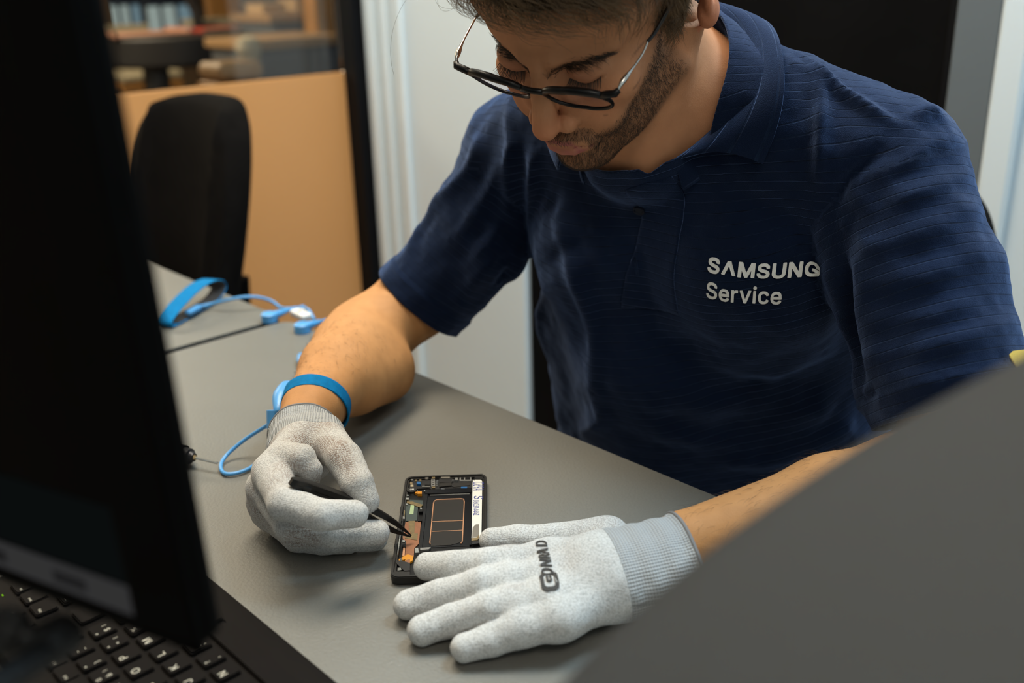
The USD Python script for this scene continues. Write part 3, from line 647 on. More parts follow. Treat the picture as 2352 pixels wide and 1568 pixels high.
FOLDS = [  # (pixels along the fold, height in metres, half width)
    ([(1172, 230), (1180, 330), (1172, 450), (1190, 560)], .006, .010), ([(1235, 330), (1225, 430), (1205, 540)], .007, .008),
    ([(1300, 380), (1290, 500), (1330, 640), (1370, 800), (1375, 930)], .007, .013), ([(1205, 640), (1225, 740), (1270, 860)], .005, .012),
    ([(1370, 900), (1385, 960), (1330, 1000)], .008, .014), ([(1240, 600), (1310, 570), (1380, 560)], -.003, .010),
    ([(1420, 960), (1560, 1000), (1700, 1040)], .005, .016), ([(1500, 900), (1640, 930), (1800, 900)], .005, .018), ([(1650, 820), (1780, 850), (1890, 800)], .004, .016),
    ([(1760, 960), (1880, 940), (1980, 880)], .006, .016), ([(1850, 1020), (1940, 980), (2010, 900)], .006, .012), ([(1600, 1060), (1750, 1060), (1850, 1040)], .005, .013),
    ([(1790, 130), (1850, 165), (1900, 195)], .0018, .006), ([(1815, 120), (1880, 170), (1935, 215), (2010, 260), (2085, 300)], .0060, .0055),
    ([(2095, 275), (2130, 252), (2170, 262)], .005, .007), ([(1880, 175), (1884, 260), (1886, 350), (1884, 430)], .0065, .0065),
    ([(2180, 300), (2080, 370), (1960, 430)], .0045, .009), ([(2230, 380), (2100, 440), (1960, 500)], .004, .011), ([(2260, 460), (2120, 540), (1960, 590)], .005, .013),
    ([(2290, 560), (2130, 640), (1960, 660)], .005, .013), ([(2310, 640), (2150, 720), (1970, 740)], .005, .012), ([(2330, 730), (2180, 790), (1980, 830)], .005, .012),
    ([(2300, 820), (2150, 870), (2000, 900)], .004, .012), ([(1935, 520), (1925, 640), (1945, 780), (1985, 900)], -.013, .015), ([(1905, 480), (1945, 410), (2020, 345)], -.0055, .005),
    ([(1110, 300), (1080, 380), (1010, 470)], .005, .010), ([(1160, 350), (1120, 450), (1040, 560)], .006, .010), ([(1170, 450), (1130, 540), (1060, 640)], .006, .010),
    ([(1150, 560), (1110, 620), (1060, 690)], .005, .009), ([(1040, 420), (970, 520), (920, 610)], .004, .010), ([(1160, 610), (1165, 640), (1150, 660)], -.006, .010)]
disp = (meshkit.fbm(sv * 18, 3, 5) - .5) * .012 + (meshkit.fbm(sv * 42, 3, 9) - .5) * .004
for pix, amp, w in FOLDS: disp = disp + crease(sv, sn, on_shirt(pix, sv, sn), amp * 1.35, w * .9)
# arm-hole seams, and the folded hems of the sleeves
for pt in (part_r, part_l): disp = disp - .0022 * np.exp(-(pt / .005) ** 2)
hr = np.einsum('ij,j->i', HEMR - sv, unit(UR)); hl_ = np.einsum('ij,j->i', HEML - sv, unit(UL))
for m, h in ((is_r, hr), (is_l, hl_)): disp = disp + np.where(m, .0016 * sstep(.024, .022, h), 0)
sv2 = sv + sn * disp[:, None]
q = tl(sv2); q0 = tl(sv); vneck = tb(-.012, .12, -.045)
side = np.einsum('ij,j->i', np.cross(np.broadcast_to(unit(WR - ER), sv.shape), sv - SR), BU)
stripe = np.where(is_r, .3 + np.einsum('ij,j->i', sv - SR, unit(HEMR - SR)), np.where(is_l, .8 + np.einsum('ij,j->i', sv - SL, unit(UL)), q0[:, 2] - .8 * np.minimum(q0[:, 1] - .03, 0) + .012 * meshkit.noise(sv * 5, 2)))
across = np.where(is_r | is_l, np.arctan2(q[:, 1], q[:, 2]) * .06, q[:, 0])
hole = sdf_neck(sv.astype(f32)) - .006
V0 = tl(on_shirt([(1490, 403)], sv2, sn))[0]
line = np.minimum(V0[2] + np.where(q[:, 0] < V0[0], .48, 1.1) * np.abs(q[:, 0] - V0[0]), .066); line = np.where(q[:, 1] > 0, line, .066)
s = np.where((hole < .05) & (q[:, 2] > 0), np.maximum(line - q[:, 2], hole - .015), 1.)
s = np.minimum(s, np.where(is_r, hr, 1.)); s = np.minimum(s, np.where(is_l, hl_, 1.)); s = np.minimum(s, q[:, 2] + .46)
cv, cf, c_st, c_ac = clip(sv2, sf, s, (stripe, across))
SH_V, SH_F = solidify(cv, cf, .0018); SH_ST = np.r_[c_st, c_st]; SH_AC = np.r_[c_ac, c_ac]
# ---------------------------------------------------------------- gloves
T0 = TABLE
def zz(*pts): return [onz(x, y, T0 + h) for x, y, h in pts]
# left hand, palm down on the bench, index on the phone
LH = dict(index=zz((1262, 1286, .030), (1120, 1296, .034), (1045, 1300, .029), (982, 1300, .0225)),
          middle=zz((1255, 1330, .030), (1105, 1342, .031), (1010, 1368, .019), (938, 1389, .0115)),
          ring=zz((1262, 1378, .028), (1125, 1397, .026), (1040, 1423, .016), (970, 1446, .0110)),
          little=zz((1290, 1420, .024), (1190, 1446, .020), (1125, 1470, .014), (1068, 1488, .0105)),
          thumb=zz((1390, 1235, .018), (1265, 1242, .016), (1190, 1240, .016), (1128, 1241, .0175)))
LR = dict(index=(.0134, .0120, .0115, .0108), middle=(.0136, .0122, .0116, .0106), ring=(.0134, .0119, .0113, .0104), little=(.0126, .0115, .0109, .0102), thumb=(.015, .0130, .0120, .0100))
CUFL = (onz(1405, 1322, T0 + .028), onz(1572, 1284, T0 + .033))      # start and end of the knitted cuff
def flat_tube(p, a, b, ra, rb, flat, up):
    """tapered capsule squashed along up by flat"""
    m = (np.asarray(a) + np.asarray(b)) / 2; u = np.asarray(up, f32)
    k = (1 / flat - 1)
    def sq(x): x = np.asarray(x, f32); return x + ((x - m.astype(f32)) @ u)[..., None] * u * f32(k)
    return cone(sq(p), sq(a), sq(b), ra, rb) * (flat if flat < 1 else 1.)
def hand(p, H, R, wrist, web=None):
    d = None
    for n, pts in H.items():
        e = chain(p, pts, R[n], .004)
        d = e if d is None else smin(d, e, .0014)
    names = ['index', 'middle', 'ring', 'little']
    for i, n in enumerate(names):
        w = wrist[0] + wrist[1] * (1.5 - i) * .0125
        d = smin(d, cone(p, H[n][0], w, R[n][0] + .0008, .0155), .011 if web is None else .018)
    for a, b in zip(names[:-1], names[1:]):
        d = smin(d, cone(p, (H[a][0] * .72 + wrist[0] * .28), (H[b][0] * .72 + wrist[0] * .28), .0125, .0125), .01)
    if web is not None:
        for a, b in zip(web[:-1], web[1:]): d = smin(d, cone(p, a, b, .0112, .0112), .010)
    d = smin(d, cone(p, H['thumb'][0], wrist[0] + wrist[1] * .012, .015, .016), .014)
    return d
WEBL = zz((1172, 1290, .0315), (1168, 1340, .0295), (1178, 1393, .0255), (1208, 1438, .021))
LWA = unit(np.array(LH['index'][0]) - np.array(LH['little'][0]))
def sdf_glove_l(p):
    d = hand(p, LH, LR, (CUFL[0], LWA), WEBL)
    d = smin(d, cone(p, onz(1290, 1244, T0 + .014), onz(1400, 1244, T0 + .018), .013, .017), .012)
    ax = CUFL[1] - CUFL[0]
    d = smin(d, flat_tube(p, CUFL[0] - ax * .05, CUFL[1] + ax * .3, .0385, .0385, .78, (0, 0, 1)), .012)
    return np.maximum(d, T0 + .0006 - p[:, 2])
# right hand, pinching tweezers, edge of the hand on the bench
RHn = dict(index=zz((626, 1084, .064), (655, 1156, .066), (742, 1184, .064), (814, 1180, .0585)),
           middle=zz((612, 1118, .046), (664, 1204, .036), (764, 1226, .029), (866, 1222, .024)),
           ring=zz((612, 1150, .030), (676, 1222, .020), (770, 1238, .015), (862, 1236, .0125)),
           little=zz((622, 1178, .018), (684, 1232, .0125), (745, 1242, .0110), (800, 1243, .0105)),
           thumb=zz((742, 1000, .064), (790, 1055, .068), (822, 1110, .058), (842, 1152, .046)))
RRn = dict(index=(.0148, .0128, .0115, .0106), middle=(.0146, .0124, .0112, .0104), ring=(.0138, .0122, .0110, .0102), little=(.0130, .0118, .0110, .0104), thumb=(.0180, .0146, .0128, .0102))
CUFR = (onz(694, 1032, T0 + .052), onz(699, 1000, T0 + .053))
RWA = unit(np.array(RHn['index'][0]) - np.array(RHn['little'][0]))
def sdf_glove_r(p):
    d = hand(p, RHn, RRn, (CUFR[0] + (CUFR[0] - CUFR[1]) * .15, RWA))
    fold = zz((655, 1052, .072), (693, 1052, .078), (714, 1078, .070), (716, 1112, .052))     # stretched cloth between thumb and index
    d = smin(d, chain(p, fold, [.0138, .0112, .0088, .0062], .004), .008)
    ax = CUFR[1] - CUFR[0]
    d = smin(d, cone(p, CUFR[0], CUFR[1] + ax * .4, .0305, .0305), .014)
    return np.maximum(d, T0 + .0006 - p[:, 2])

def bounds(*pts, m=.05): a = np.concatenate([np.reshape(x, (-1, 3)) for x in pts]); return a.min(0) - m, a.max(0) + m
GL = sdf_mesh(sdf_glove_l, *bounds(*LH.values(), CUFL), .0018)
GR = sdf_mesh(sdf_glove_r, *bounds(*RHn.values(), CUFR), .0018)
def glove_mesh(g, cuf, sdf_arm_end, tips, wob):
    """the hand part and the cuff part of one glove, cut open at the wrist"""
    v, f = g; n = vnormals(v, f)
    ax = unit(cuf[1] - cuf[0]); L = np.linalg.norm(cuf[1] - cuf[0])
    t = (v - cuf[0]) @ ax
    near = np.linalg.norm(v - cuf[0] - ax * np.clip(t, -.02, L + .03)[:, None], axis=1) < .047
    d = (meshkit.fbm(v * 90, 3, 3) - .5) * .0016 + (meshkit.fbm(v * 30, 2, 4) - .5) * .002
    d = d + np.where(near & (t > L - .0035), .0009, 0) + np.where(near, .0006 * np.sin(t / .0028) * sstep(0, .01, t) * wob, 0)
    v2 = v + n * d[:, None]; v2[:, 2] = np.maximum(v2[:, 2], T0 + .0004)
    tt = np.where(near, t, -.1)
    return v2, f, tt, L
# ---------------------------------------------------------------- collar, placket, buttons, print on the shirt
hn = vnormals(hv, hf)
def on_skin(pix, off):
    pj = proj(hv); ok = np.einsum('ij,ij->i', hn, hv - CAM) < 0; out = []
    for x, y in pix:
        d = np.hypot(pj[:, 0] - x, pj[:, 1] - y) + np.where(ok, 0, 1e6); c = np.argsort(d)[:3]
        m = hn[c].mean(0); out.append(hv[c].mean(0) + off * m / np.linalg.norm(m))
    return np.array(out)
def mirror(P): q = (np.asarray(P) - NB) @ BODY; q[:, 0] *= -1; return NB + q @ BODY.T
FL = np.array([tb(*c) for c in ((-.050, .077, .060), (-.0670, .0525, .0655), (-.0765, .013, .0750), (-.0710, -.018, .096))])
FB = tb(0, -.056, .140)
FLD = smooth_path(np.vstack([FL, tb(-.046, -.046, .124), FB, mirror([tb(-.046, -.046, .124)]), mirror(FL[::-1])]), 72)
csn = vnormals(cv, cf)
OL = on_shirt([(1757, 368), (1795, 250), (1800, 160)], cv, csn)
OLn = []
for p_ in OL: OLn.append(csn[np.argmin(np.linalg.norm(cv - p_, axis=1))])
OL = OL + np.array(OLn) * .007
OB = tb(0, -.094, .100)
OUT = smooth_path(np.vstack([OL, tb(-.080, -.066, .112), OB, mirror([tb(-.080, -.066, .112)]), [tb(.104, .015, .094), tb(.098, .055, .078), tb(.070, .090, .056)]]), 72)
AXN = unit(hw(0, -62, -104) - NB); RAD = FLD - NB - AXN * ((FLD - NB) @ AXN)[:, None]; RAD /= np.linalg.norm(RAD, axis=1, keepdims=True)
INN = FLD - BU * .026 + RAD * .0035
rows = [INN, INN * .5 + FLD * .5 + 0]
for a in np.linspace(0, 1, 12): rows.append(FLD * (1 - a) + OUT * a + (BU * .012)[None] * (4 * a * (1 - a)) + BU * .004 * math.exp(-(a / .12) ** 2))
rows[0], rows[1] = INN, (INN + FLD) / 2
CG = np.stack(rows, 1)
COL_V, COL_F = grid_mesh(CG)
if (vnormals(COL_V, COL_F).reshape(CG.shape)[36, 8] @ BU) < 0: COL_F = COL_F[:, ::-1]
cl_a = np.broadcast_to(np.linspace(0, .36, 72)[:, None], CG.shape[:2]).ravel(); cl_b = np.broadcast_to(np.linspace(-.03, .07, CG.shape[1])[None], CG.shape[:2]).ravel()
def drape(poly, origin_px, axis_px, height, off, step=.0012, th=.0003):
    """flat print: a shapely shape in metres laid on the cloth around the pixel's point; axis_px is a second pixel along the reading direction"""
    o, a = on_shirt([origin_px, axis_px], cv, csn)
    n = csn[np.argmin(np.linalg.norm(cv - (o + a) / 2, axis=1))]; x = unit(a - o); n = unit(n - x * (n @ x)); y = np.cross(n, x)
    sc = np.linalg.norm(a - o) / 1.
    near = np.linalg.norm(cv - (o + a) / 2, axis=1) < .12
    kd = cKDTree(np.stack([(cv[near] - o) @ x, (cv[near] - o) @ y], 1)); hh = (cv[near] - o) @ n
    return o, x, y, n, kd, hh, sc
def lay(poly, fr, off=.0006, dens=.0025, near_k=6):
    o, x, y, n, kd, hh, sc = fr
    parts = []
    for g in getattr(poly, 'geoms', [poly]):
        g = g.segmentize(dens)
        v2, f2 = trimesh.creation.triangulate_polygon(g, engine='earcut')
        d, i = kd.query(v2, k=near_k); w = 1 / (d + .002); z = (hh[i] * w).sum(1) / w.sum(1)
        v3 = o + v2[:, :1] * x + v2[:, 1:] * y + (z + off)[:, None] * n
        v4, f4 = solidify(v3, f2, .0004, np.broadcast_to(n, v3.shape)); parts.append(trimesh.Trimesh(v4, f4, process=False))
    return merge(*parts)
# ---------------------------------------------------------------- person: put together
rng = np.random.default_rng(7)
pp = thing('person', 'seated man in navy polo shirt and gloves bending over an opened phone', 'person', (float(HC[0]), float(HC[1]), 0.))
def beard_mask(q):
    x, y, z = np.abs(q[:, 0]), q[:, 1], q[:, 2]
    jaw = sstep(-44, -60, y + .55 * (z + 20) * (z > -60) - np.clip(x - 40, 0, 40) * .15) * sstep(-92, -80, z) * sstep(-130, -118, y) * np.where((x < 40), sstep(-8, -18, z) * .0 + 1, 1)
    cheek = sstep(26, 44, x) * sstep(-38, -52, y - (x - 40) * .35 + (z + 40) * .40) * sstep(-96, -84, z)
    side = sstep(58, 66, x) * sstep(-96, -88, z) * sstep(-52, -64, z) * sstep(14, 2, y)
    mous = sstep(31, 26, x) * sstep(-58.5, -61.5, y) * sstep(-73, -70.5, y) * sstep(1, 5, z)
    chin = sstep(31, 24, x) * sstep(-88, -92, y) * sstep(-30, -18, z) + .7 * sstep(5, 3, x) * sstep(-85, -87, y) * (z > 0)
    corner = sstep(22, 26, x) * sstep(36, 30, x) * sstep(-66, -70, y) * (z > -25)
    lips = sstep(25, 22, x) * sstep(-68.5, -70.5, y) * sstep(-88.5, -86, y) * (z > 0)
    m = np.maximum.reduce([cheek, side, mous, chin, corner, np.where((x > 22) & (y < -66), jaw, 0), .8 * sstep(-96, -104, y) * (z > -40)])
    under = sstep(-66, -50, z + .9 * (y + 100))     # thins out under the jaw
    neck = np.where((y < -100) & (z < -45), .15, 1.)
    return np.clip(m * neck, 0, 1) * (1 - lips)
def head_tint(v):
    q = np.asarray(hl(v.astype(f32)), float); x, y, z = np.abs(q[:, 0]), q[:, 1], q[:, 2]
    c = np.tile([.485, .226, .114], (len(v), 1))
    red = .7 * np.exp(-((x - 0) / 17) ** 2 - ((y + 46) / 12) ** 2) * (z > 5) + .45 * np.exp(-((x - 40) / 18) ** 2 - ((y + 34) / 18) ** 2) * (z > -30) + 1.1 * (x > 76) * (y < 25) * (y > -46)
    c += red[:, None] * np.array([.05, -.022, -.010])
    eye = np.exp(-((x - 33) / 15) ** 2 - ((y + 4) / 9) ** 2) * (z > -10); c *= 1 - eye[:, None] * np.array([.12, .18, .14])
    b = (beard_mask(q) * ON_HEAD)[:, None] * .55; c = c * (1 - b) + b * np.array([.15, .082, .048])
    lip = np.minimum(poly_dist(q.astype(f32), [(-22, -75.5, 7), (-5, -70, 18), (0, -70.5, 18), (5, -70, 18), (22, -75.5, 7)]) - 1.5, poly_dist(q.astype(f32), [(-21, -77, 6.5), (-10, -80.5, 14.5), (0, -81, 16.5), (10, -80.5, 14.5), (21, -77, 6.5)]) - 3.)
    lm = sstep(3.4, 2.0, lip)[:, None]; c = c * (1 - lm) + lm * np.array([.42, .135, .12])
    fol = np.random.default_rng(3).normal([[48, -25, 0]], [9, 12, 1], (9, 3))      # a few moles
    for k, (mx, my, _) in enumerate(((55, -22, 0), (47, -31, 0), (60, -12, 0), (44, -45, 0), (64, -30, 0))):
        d = np.hypot(q[:, 0] - mx, y - my) + (z < -50) * 99; m = sstep(1.7, .8, d)[:, None] * .55; c = c * (1 - m) + m * np.array([.16, .07, .045])
    return c
ON_HEAD = ~((np.abs(hl(hv.astype(f32))[:, 0]) > 73.5) & (hl(hv.astype(f32))[:, 2] < -84)) * sstep(.004, .0005, sdf_head(hv.astype(f32))) * (sdf_neck(hv.astype(f32)) > .002)
HT = head_tint(hv); _w = sstep(.24, .15, np.linalg.norm(bv - NB, axis=1))[:, None]; BT = (np.array([.47, .228, .088]) * (1 - _w) + np.array([.485, .226, .114]) * _w) * (1 + .12 * (meshkit.fbm(bv * 25, 2, 8) - .5))[:, None]
add(pp, 'body', (SKIN_V, SKIN_F), 'skin', True, prim=dict(tint=np.vstack([HT, BT])))
# hair
def sample(v, f, n, weight):
    t = v[f]; ar = np.linalg.norm(np.cross(t[:, 1] - t[:, 0], t[:, 2] - t[:, 0]), axis=1) * weight
    i = rng.choice(len(f), n, p=ar / ar.sum()); u = rng.random((n, 2)); s = u.sum(1) > 1; u[s] = 1 - u[s]
    t = t[i]; return t[:, 0] + u[:, :1] * (t[:, 1] - t[:, 0]) + u[:, 1:] * (t[:, 2] - t[:, 0])
def gradn(fn, p, e=.0012):
    k = np.array([[1, -1, -1], [-1, -1, 1], [-1, 1, -1], [1, 1, 1]], float); g = np.zeros_like(p)
    for x in k: g += x * fn((p + e * x).astype(f32))[:, None]
    return g / (np.linalg.norm(g, axis=1, keepdims=True) + 1e-12)
def hair_mask(q):
    x, y, z = np.abs(q[:, 0]), q[:, 1], q[:, 2]
    top = sstep(50, 56, y + np.clip(-(z + 35), 0, 60) * .62 + np.clip(x - 40, 0, 40) * .10) * (z > -75)
    side = sstep(60, 66, x) * sstep(-96, -90, z) * sstep(-56, -64, z) * sstep(-34, -22, y)
    back = sstep(-104, -112, z) * sstep(-40, -28, y)
    return np.clip(np.maximum.reduce([top, side, back, (y > 30) * (z < -70) * 1.0]), 0, 1) * (1 - (x > 71) * (y < 32) * (z < -88) * (z > -132)) * (x < 81)
hq = np.asarray(hl(hv.astype(f32)), float); hm = hair_mask(hq)
face_w = lambda m: m[hf].mean(1)
cap_v, cap_f, = clip(hv + hn * (.0035 * sstep(.3, .8, hm))[:, None], hf, hm - .8)
hair = add(pp, 'hair', solidify(cap_v, cap_f, .002), 'hair_base', True, label='short brown hair with a swept fringe')
def grow(root, flow, length, k, lift, jitter, stiff=.6):
    """strands that follow flow(head coordinates, i) over the skin at a height lift(i)"""
    p = root.copy(); out = [p.copy()]; n0 = len(p); off = rng.normal(0, jitter, (n0, 3)); hs = rng.uniform(.5, 1.25, n0)
    for i in range(1, k):
        n = gradn(sdf_head, p) if i == 1 else n2; d = flow(np.asarray(hl(p.astype(f32)), float), i / (k - 1)) @ RH.T + off * (1 + i / k)
        d -= n * np.einsum('ij,ij->i', d, n)[:, None] * .8; d /= np.linalg.norm(d, axis=1, keepdims=True) + 1e-9
        p = p + d * (length / (k - 1))[:, None]; h = sdf_head(p.astype(f32)); n2 = gradn(sdf_head, p); p = p + n2 * ((lift(i / (k - 1)) * hs - h) * stiff)[:, None]; out.append(p.copy())
    return np.stack(out, 1)
wt = face_w(hm * (hm > .3) * np.where((hq[:, 1] > 40) & (hq[:, 2] > -60), 2.6, np.where((np.abs(hq[:, 0]) > 58) & (hq[:, 2] > -100) & (hq[:, 1] < 45), 5., 1.))); r_ = sample(hv, hf, 7500, wt); rq = np.asarray(hl(r_.astype(f32)), float)
def flow_hair(q, t):
    x, y, z = q.T; w = np.floor(x / 9 + 2 * np.sin(z / 11)); d = np.stack([.9 + .9 * np.sin(w * 2.3) + 1.2 * t, -.25 - .35 * t + 0 * x, 1.0 - .5 * t + 0 * x], 1)
    s = (np.abs(x) > 58) & (y < 45); d[s] = [0, -1, .25]; b = z < -110; d[b] = [0, -1, -.3]; return d
ln = np.where((np.abs(rq[:, 0]) > 58) & (rq[:, 1] < 45), rng.uniform(.014, .026, len(rq)), np.where(rq[:, 2] < -110, rng.uniform(.02, .03, len(rq)), rng.uniform(.026, .050, len(rq))))
fr = (rq[:, 1] > 45) & (rq[:, 2] > -45)
S = grow(r_, flow_hair, ln, 8, lambda t: .004 + .011 * math.sin(min(t * 1.25, 1.) * 2.6), .10)
curves(hair, 'strand', S, [np.linspace(.00034, .00012, 8)] * len(S), 'hair_brown', kind='stuff')
# a few long loose strands at his right temple
L_ = [smooth_path([hw(-50, 74, -15), hw(-66, 68, 6), hw(-76, 46, 8), hw(-74, 36, -6)], 14), smooth_path([hw(-55, 70, -25), hw(-76, 60, -4), hw(-86, 44, 0), hw(-80, 30, -10)], 14), smooth_path([hw(-58, 66, -30), hw(-80, 62, -14), hw(-84, 50, -14)], 14), smooth_path([hw(-40, 78, -10), hw(-84, 70, 20), hw(-106, 40, 40), hw(-112, 10, 50)], 14)]
curves(hair, 'loose_strand', L_, [np.full(14, .00016)] * len(L_), 'hair_dark', kind='stuff')
bm = beard_mask(hq) * ON_HEAD; r_ = sample(hv, hf, 9500, face_w(bm * (bm > .08))); rq = np.asarray(hl(r_.astype(f32)), float)
def flow_beard(q, t):
    x, y, z = q.T; d = np.stack([np.sign(x) * .10, -np.ones_like(x), .15 * (z > -20) + .1 * (z < -40)], 1)
    c = (np.abs(x) < 30) & (y < -88); d[c] = [0, -1, .55]; return d
ln = rng.uniform(.0022, .0058, len(rq)) * np.where((np.abs(rq[:, 0]) < 30) & (rq[:, 1] < -86), 1.35, 1)
S = grow(r_, flow_beard, ln, 4, lambda t: .0018 * t ** .8, .35, .8)
curves(pp, 'beard', S, [np.linspace(.00017, .00007, 4)] * len(S), 'beard_brown', label='short trimmed brown beard and moustache', kind='stuff')
def onface(x, y, lift=.0):
    z = np.arange(60, -80, -.5); p = np.array([hw(x, y, t) for t in z]); d = sdf_head(p.astype(f32)); i = int(np.argmax(d < lift)); return p[i]
for sd in (1, -1):
    S = []
    for k in range(420):
        t = rng.random(); x = 7.5 + 46 * t; y = -5.0 + 11.0 * math.sin(t * 1.8) + rng.normal(0, 2.9 * (1 - .55 * t) * (1 if t > .06 else .7)); S.append(onface(sd * x, y))
    r_ = np.array(S); S = grow(r_, lambda q, t: np.stack([sd * np.clip((np.abs(q[:, 0]) - 6) / 12, .25, 1), .55 - .030 * (np.abs(q[:, 0]) - 12), -.1 + 0 * q[:, 0]], 1), rng.uniform(.005, .009, len(r_)), 5, lambda t: .0015 * math.sin(t * 2.6), .16)
    curves(pp, 'eyebrow', S, [np.linspace(.00024, .00008, 5)] * len(S), 'hair_dark', kind='stuff')
    S = []
    for k in range(70):
        t = (k + rng.random()) / 70; x = 20.5 + 26 * t; y = -11.6 - 3.2 * math.sin(t * 2.9) + 3.0 * t * t; b = onface(sd * x, y, .0003)
        tip = b + RH @ np.array([sd * (t - .45) * .007, -.0030 - .002 * rng.random(), .0080 + .002 * rng.random()]); S.append(smooth_path([b, b * .45 + tip * .55 + RH @ np.array([0, -.0012, 0]), tip], 5))
    curves(pp, 'eyelash', S, [np.linspace(.00034, .00010, 5)] * len(S), 'hair_dark', kind='stuff')
# hair of the forearms
bn = vnormals(bv, bf); S = []
def arm_hair(E, W, n, side):
    f = W - E; t = ((bv - E) @ f) / (f @ f); d = np.linalg.norm(bv - E - np.clip(t, 0, 1)[:, None] * f, axis=1)
    w = ((t > .25) & (t < 1.02) & (d < .06)) * np.clip(bn @ side + .25, 0, 1); fw = w[bf].mean(1); r = sample(bv, bf, n, fw + 1e-12)
    kd = cKDTree(bv); nn = bn[kd.query(r)[1]]; u = unit(f)
    for p, m in zip(r, nn):
        dr = u + .5 * np.cross(m, u) + rng.normal(0, .35, 3); dr -= m * (dr @ m) * .85; dr = unit(dr); L = rng.uniform(.005, .012); S.append(np.array([p, p + dr * L * .5 + m * L * .22, p + dr * L + m * L * .25]))
arm_hair(ER, WR, 380, unit(np.array([-.6, -.2, .8]))); arm_hair(EL, WL, 420, unit(np.array([-.2, .5, .8])))
curves(pp, 'arm_hair', S, [np.array([.00013, .0001, .00005])] * len(S), 'beard_brown', kind='stuff')
# shirt and its parts
sh = add(pp, 'polo_shirt', (SH_V, SH_F), 'polo_navy', True, label='navy short-sleeved polo shirt with fine lines', prim=dict(stripe=SH_ST))
cvv, cff = solidify(COL_V, COL_F, .0022)
add(sh, 'collar', (cvv, cff), 'collar_navy', True, prim=dict(stripe=np.r_[cl_b, cl_b] + .5))
def patch_on_shirt(pix, off, th, mesh_step=.004):
    P = on_shirt(pix, cv, csn); o = P.mean(0); n = csn[np.argmin(np.linalg.norm(cv - o, axis=1))]; y = unit(BU - n * (BU @ n)); x = np.cross(y, n)
    poly = Polygon([((p - o) @ x, (p - o) @ y) for p in P]).buffer(0); near = np.linalg.norm(cv - o, axis=1) < .16
    kd = cKDTree(np.stack([(cv[near] - o) @ x, (cv[near] - o) @ y], 1)); hh = (cv[near] - o) @ n
    b = poly.bounds; G = [Point(a, c) for a in np.arange(b[0], b[2], mesh_step) for c in np.arange(b[1], b[3], mesh_step)]
    pts = np.array([(g.x, g.y) for g in G if poly.buffer(-mesh_step * .5).contains(g)] + list(poly.segmentize(mesh_step).exterior.coords)[:-1])
    from scipy.spatial import Delaunay
    f = Delaunay(pts).simplices; c = pts[f].mean(1); f = f[[poly.buffer(1e-5).contains(Point(*k)) for k in c]]
    d, i = kd.query(pts, k=8); w = 1 / (d + 1e-4); z = (hh[i] * w).sum(1) / w.sum(1)
    v = o + pts[:, :1] * x + pts[:, 1:] * y + (z + off)[:, None] * n
    a = np.cross(v[f[:, 1]] - v[f[:, 0]], v[f[:, 2]] - v[f[:, 0]]) @ n; f[a < 0] = f[a < 0][:, ::-1]
    V, F = solidify(v, f, th, np.broadcast_to(n, v.shape)); return V, F, np.r_[pts[:, 1], pts[:, 1]] + .5
V, F, st = patch_on_shirt([(1437, 440), (1545, 405), (1560, 722), (1432, 702)], .0018, .0022)
add(sh, 'placket', (V, F), 'polo_navy', 40, prim=None if False else None) if False else add(sh, 'placket', (V, F), 'polo_navy', True, prim=dict(stripe=st))
bp, = on_shirt([(1470, 480)], cv, csn); bn_ = csn[np.argmin(np.linalg.norm(cv - bp, axis=1))]
m = lathe([(0, .0012), (.0038, .0012), (.0046, .0022), (.0054, .0022), (.0056, .001), (.0056, 0), (0, 0)], 22)
add(sh, 'button', xf(m, frame(bn_), bp + bn_ * .0016), 'button_navy')
hp, = on_shirt([(1460, 612)], cv, csn); hn_ = csn[np.argmin(np.linalg.norm(cv - hp, axis=1))]; hx = unit(np.cross(BU, hn_)); hy = np.cross(hn_, hx)
add(sh, 'buttonhole', xf(merge(rbox((.0012, .017, .0012), .0005), xf(rbox((.0012, .017, .0012), .0005), None, (.0018, 0, 0)), xf(rbox((.003, .0012, .0012), .0005), None, (.0009, .0088, 0)), xf(rbox((.003, .0012, .0012), .0005), None, (.0009, -.0088, 0))), np.stack([hx, hy, hn_], 1), hp + hn_ * .0019), 'collar_navy', prim=None)
# lettering on the chest
fr_ = drape(None, (1627, 622), (1880, 634), 0, 0); w1 = letters('SAMSUNG', 1.0, True); 
A_ = None
glyph = []; x_ = 0.
BOLD = .028
for chh in 'SAMSUNG':
    if chh == 'A': g = union_all([LineString([(.02, 0), (.40, 1.0), (.78, 0)]).buffer(.115, cap_style=2, join_style=2)]).intersection(sbox(-.2, 0, 1, 1.0))
    else: g = letters(chh, 1.0, True).buffer(BOLD)
    g = affinity.translate(g, x_ - g.bounds[0], 0); x_ = g.bounds[2] + .13; glyph.append(g)
def place(gs, fr, width, slant=.06, tall=1.):
    g = union_all(gs); b = g.bounds; k = width / (b[2] - b[0]); return [affinity.affine_transform(q, [k, k * slant, 0, k * tall, -b[0] * k, 0]) for q in gs]
for g in place(glyph, fr_, fr_[6], .06, .92): add(sh, 'letter', lay(g, fr_, .0017, .0025, 20), 'print_white', False)
fr_ = drape(None, (1621, 682), (1798, 696), 0, 0); glyph = []; x_ = 0.
for chh in 'Service': g = letters(chh, 1.0, True); g = affinity.translate(g, x_ - g.bounds[0], 0); x_ = g.bounds[2] + .12; glyph.append(g)
for g in place(glyph, fr_, fr_[6], .04, 1.2): add(sh, 'letter', lay(g, fr_, .0017, .0025, 20), 'print_white', False)
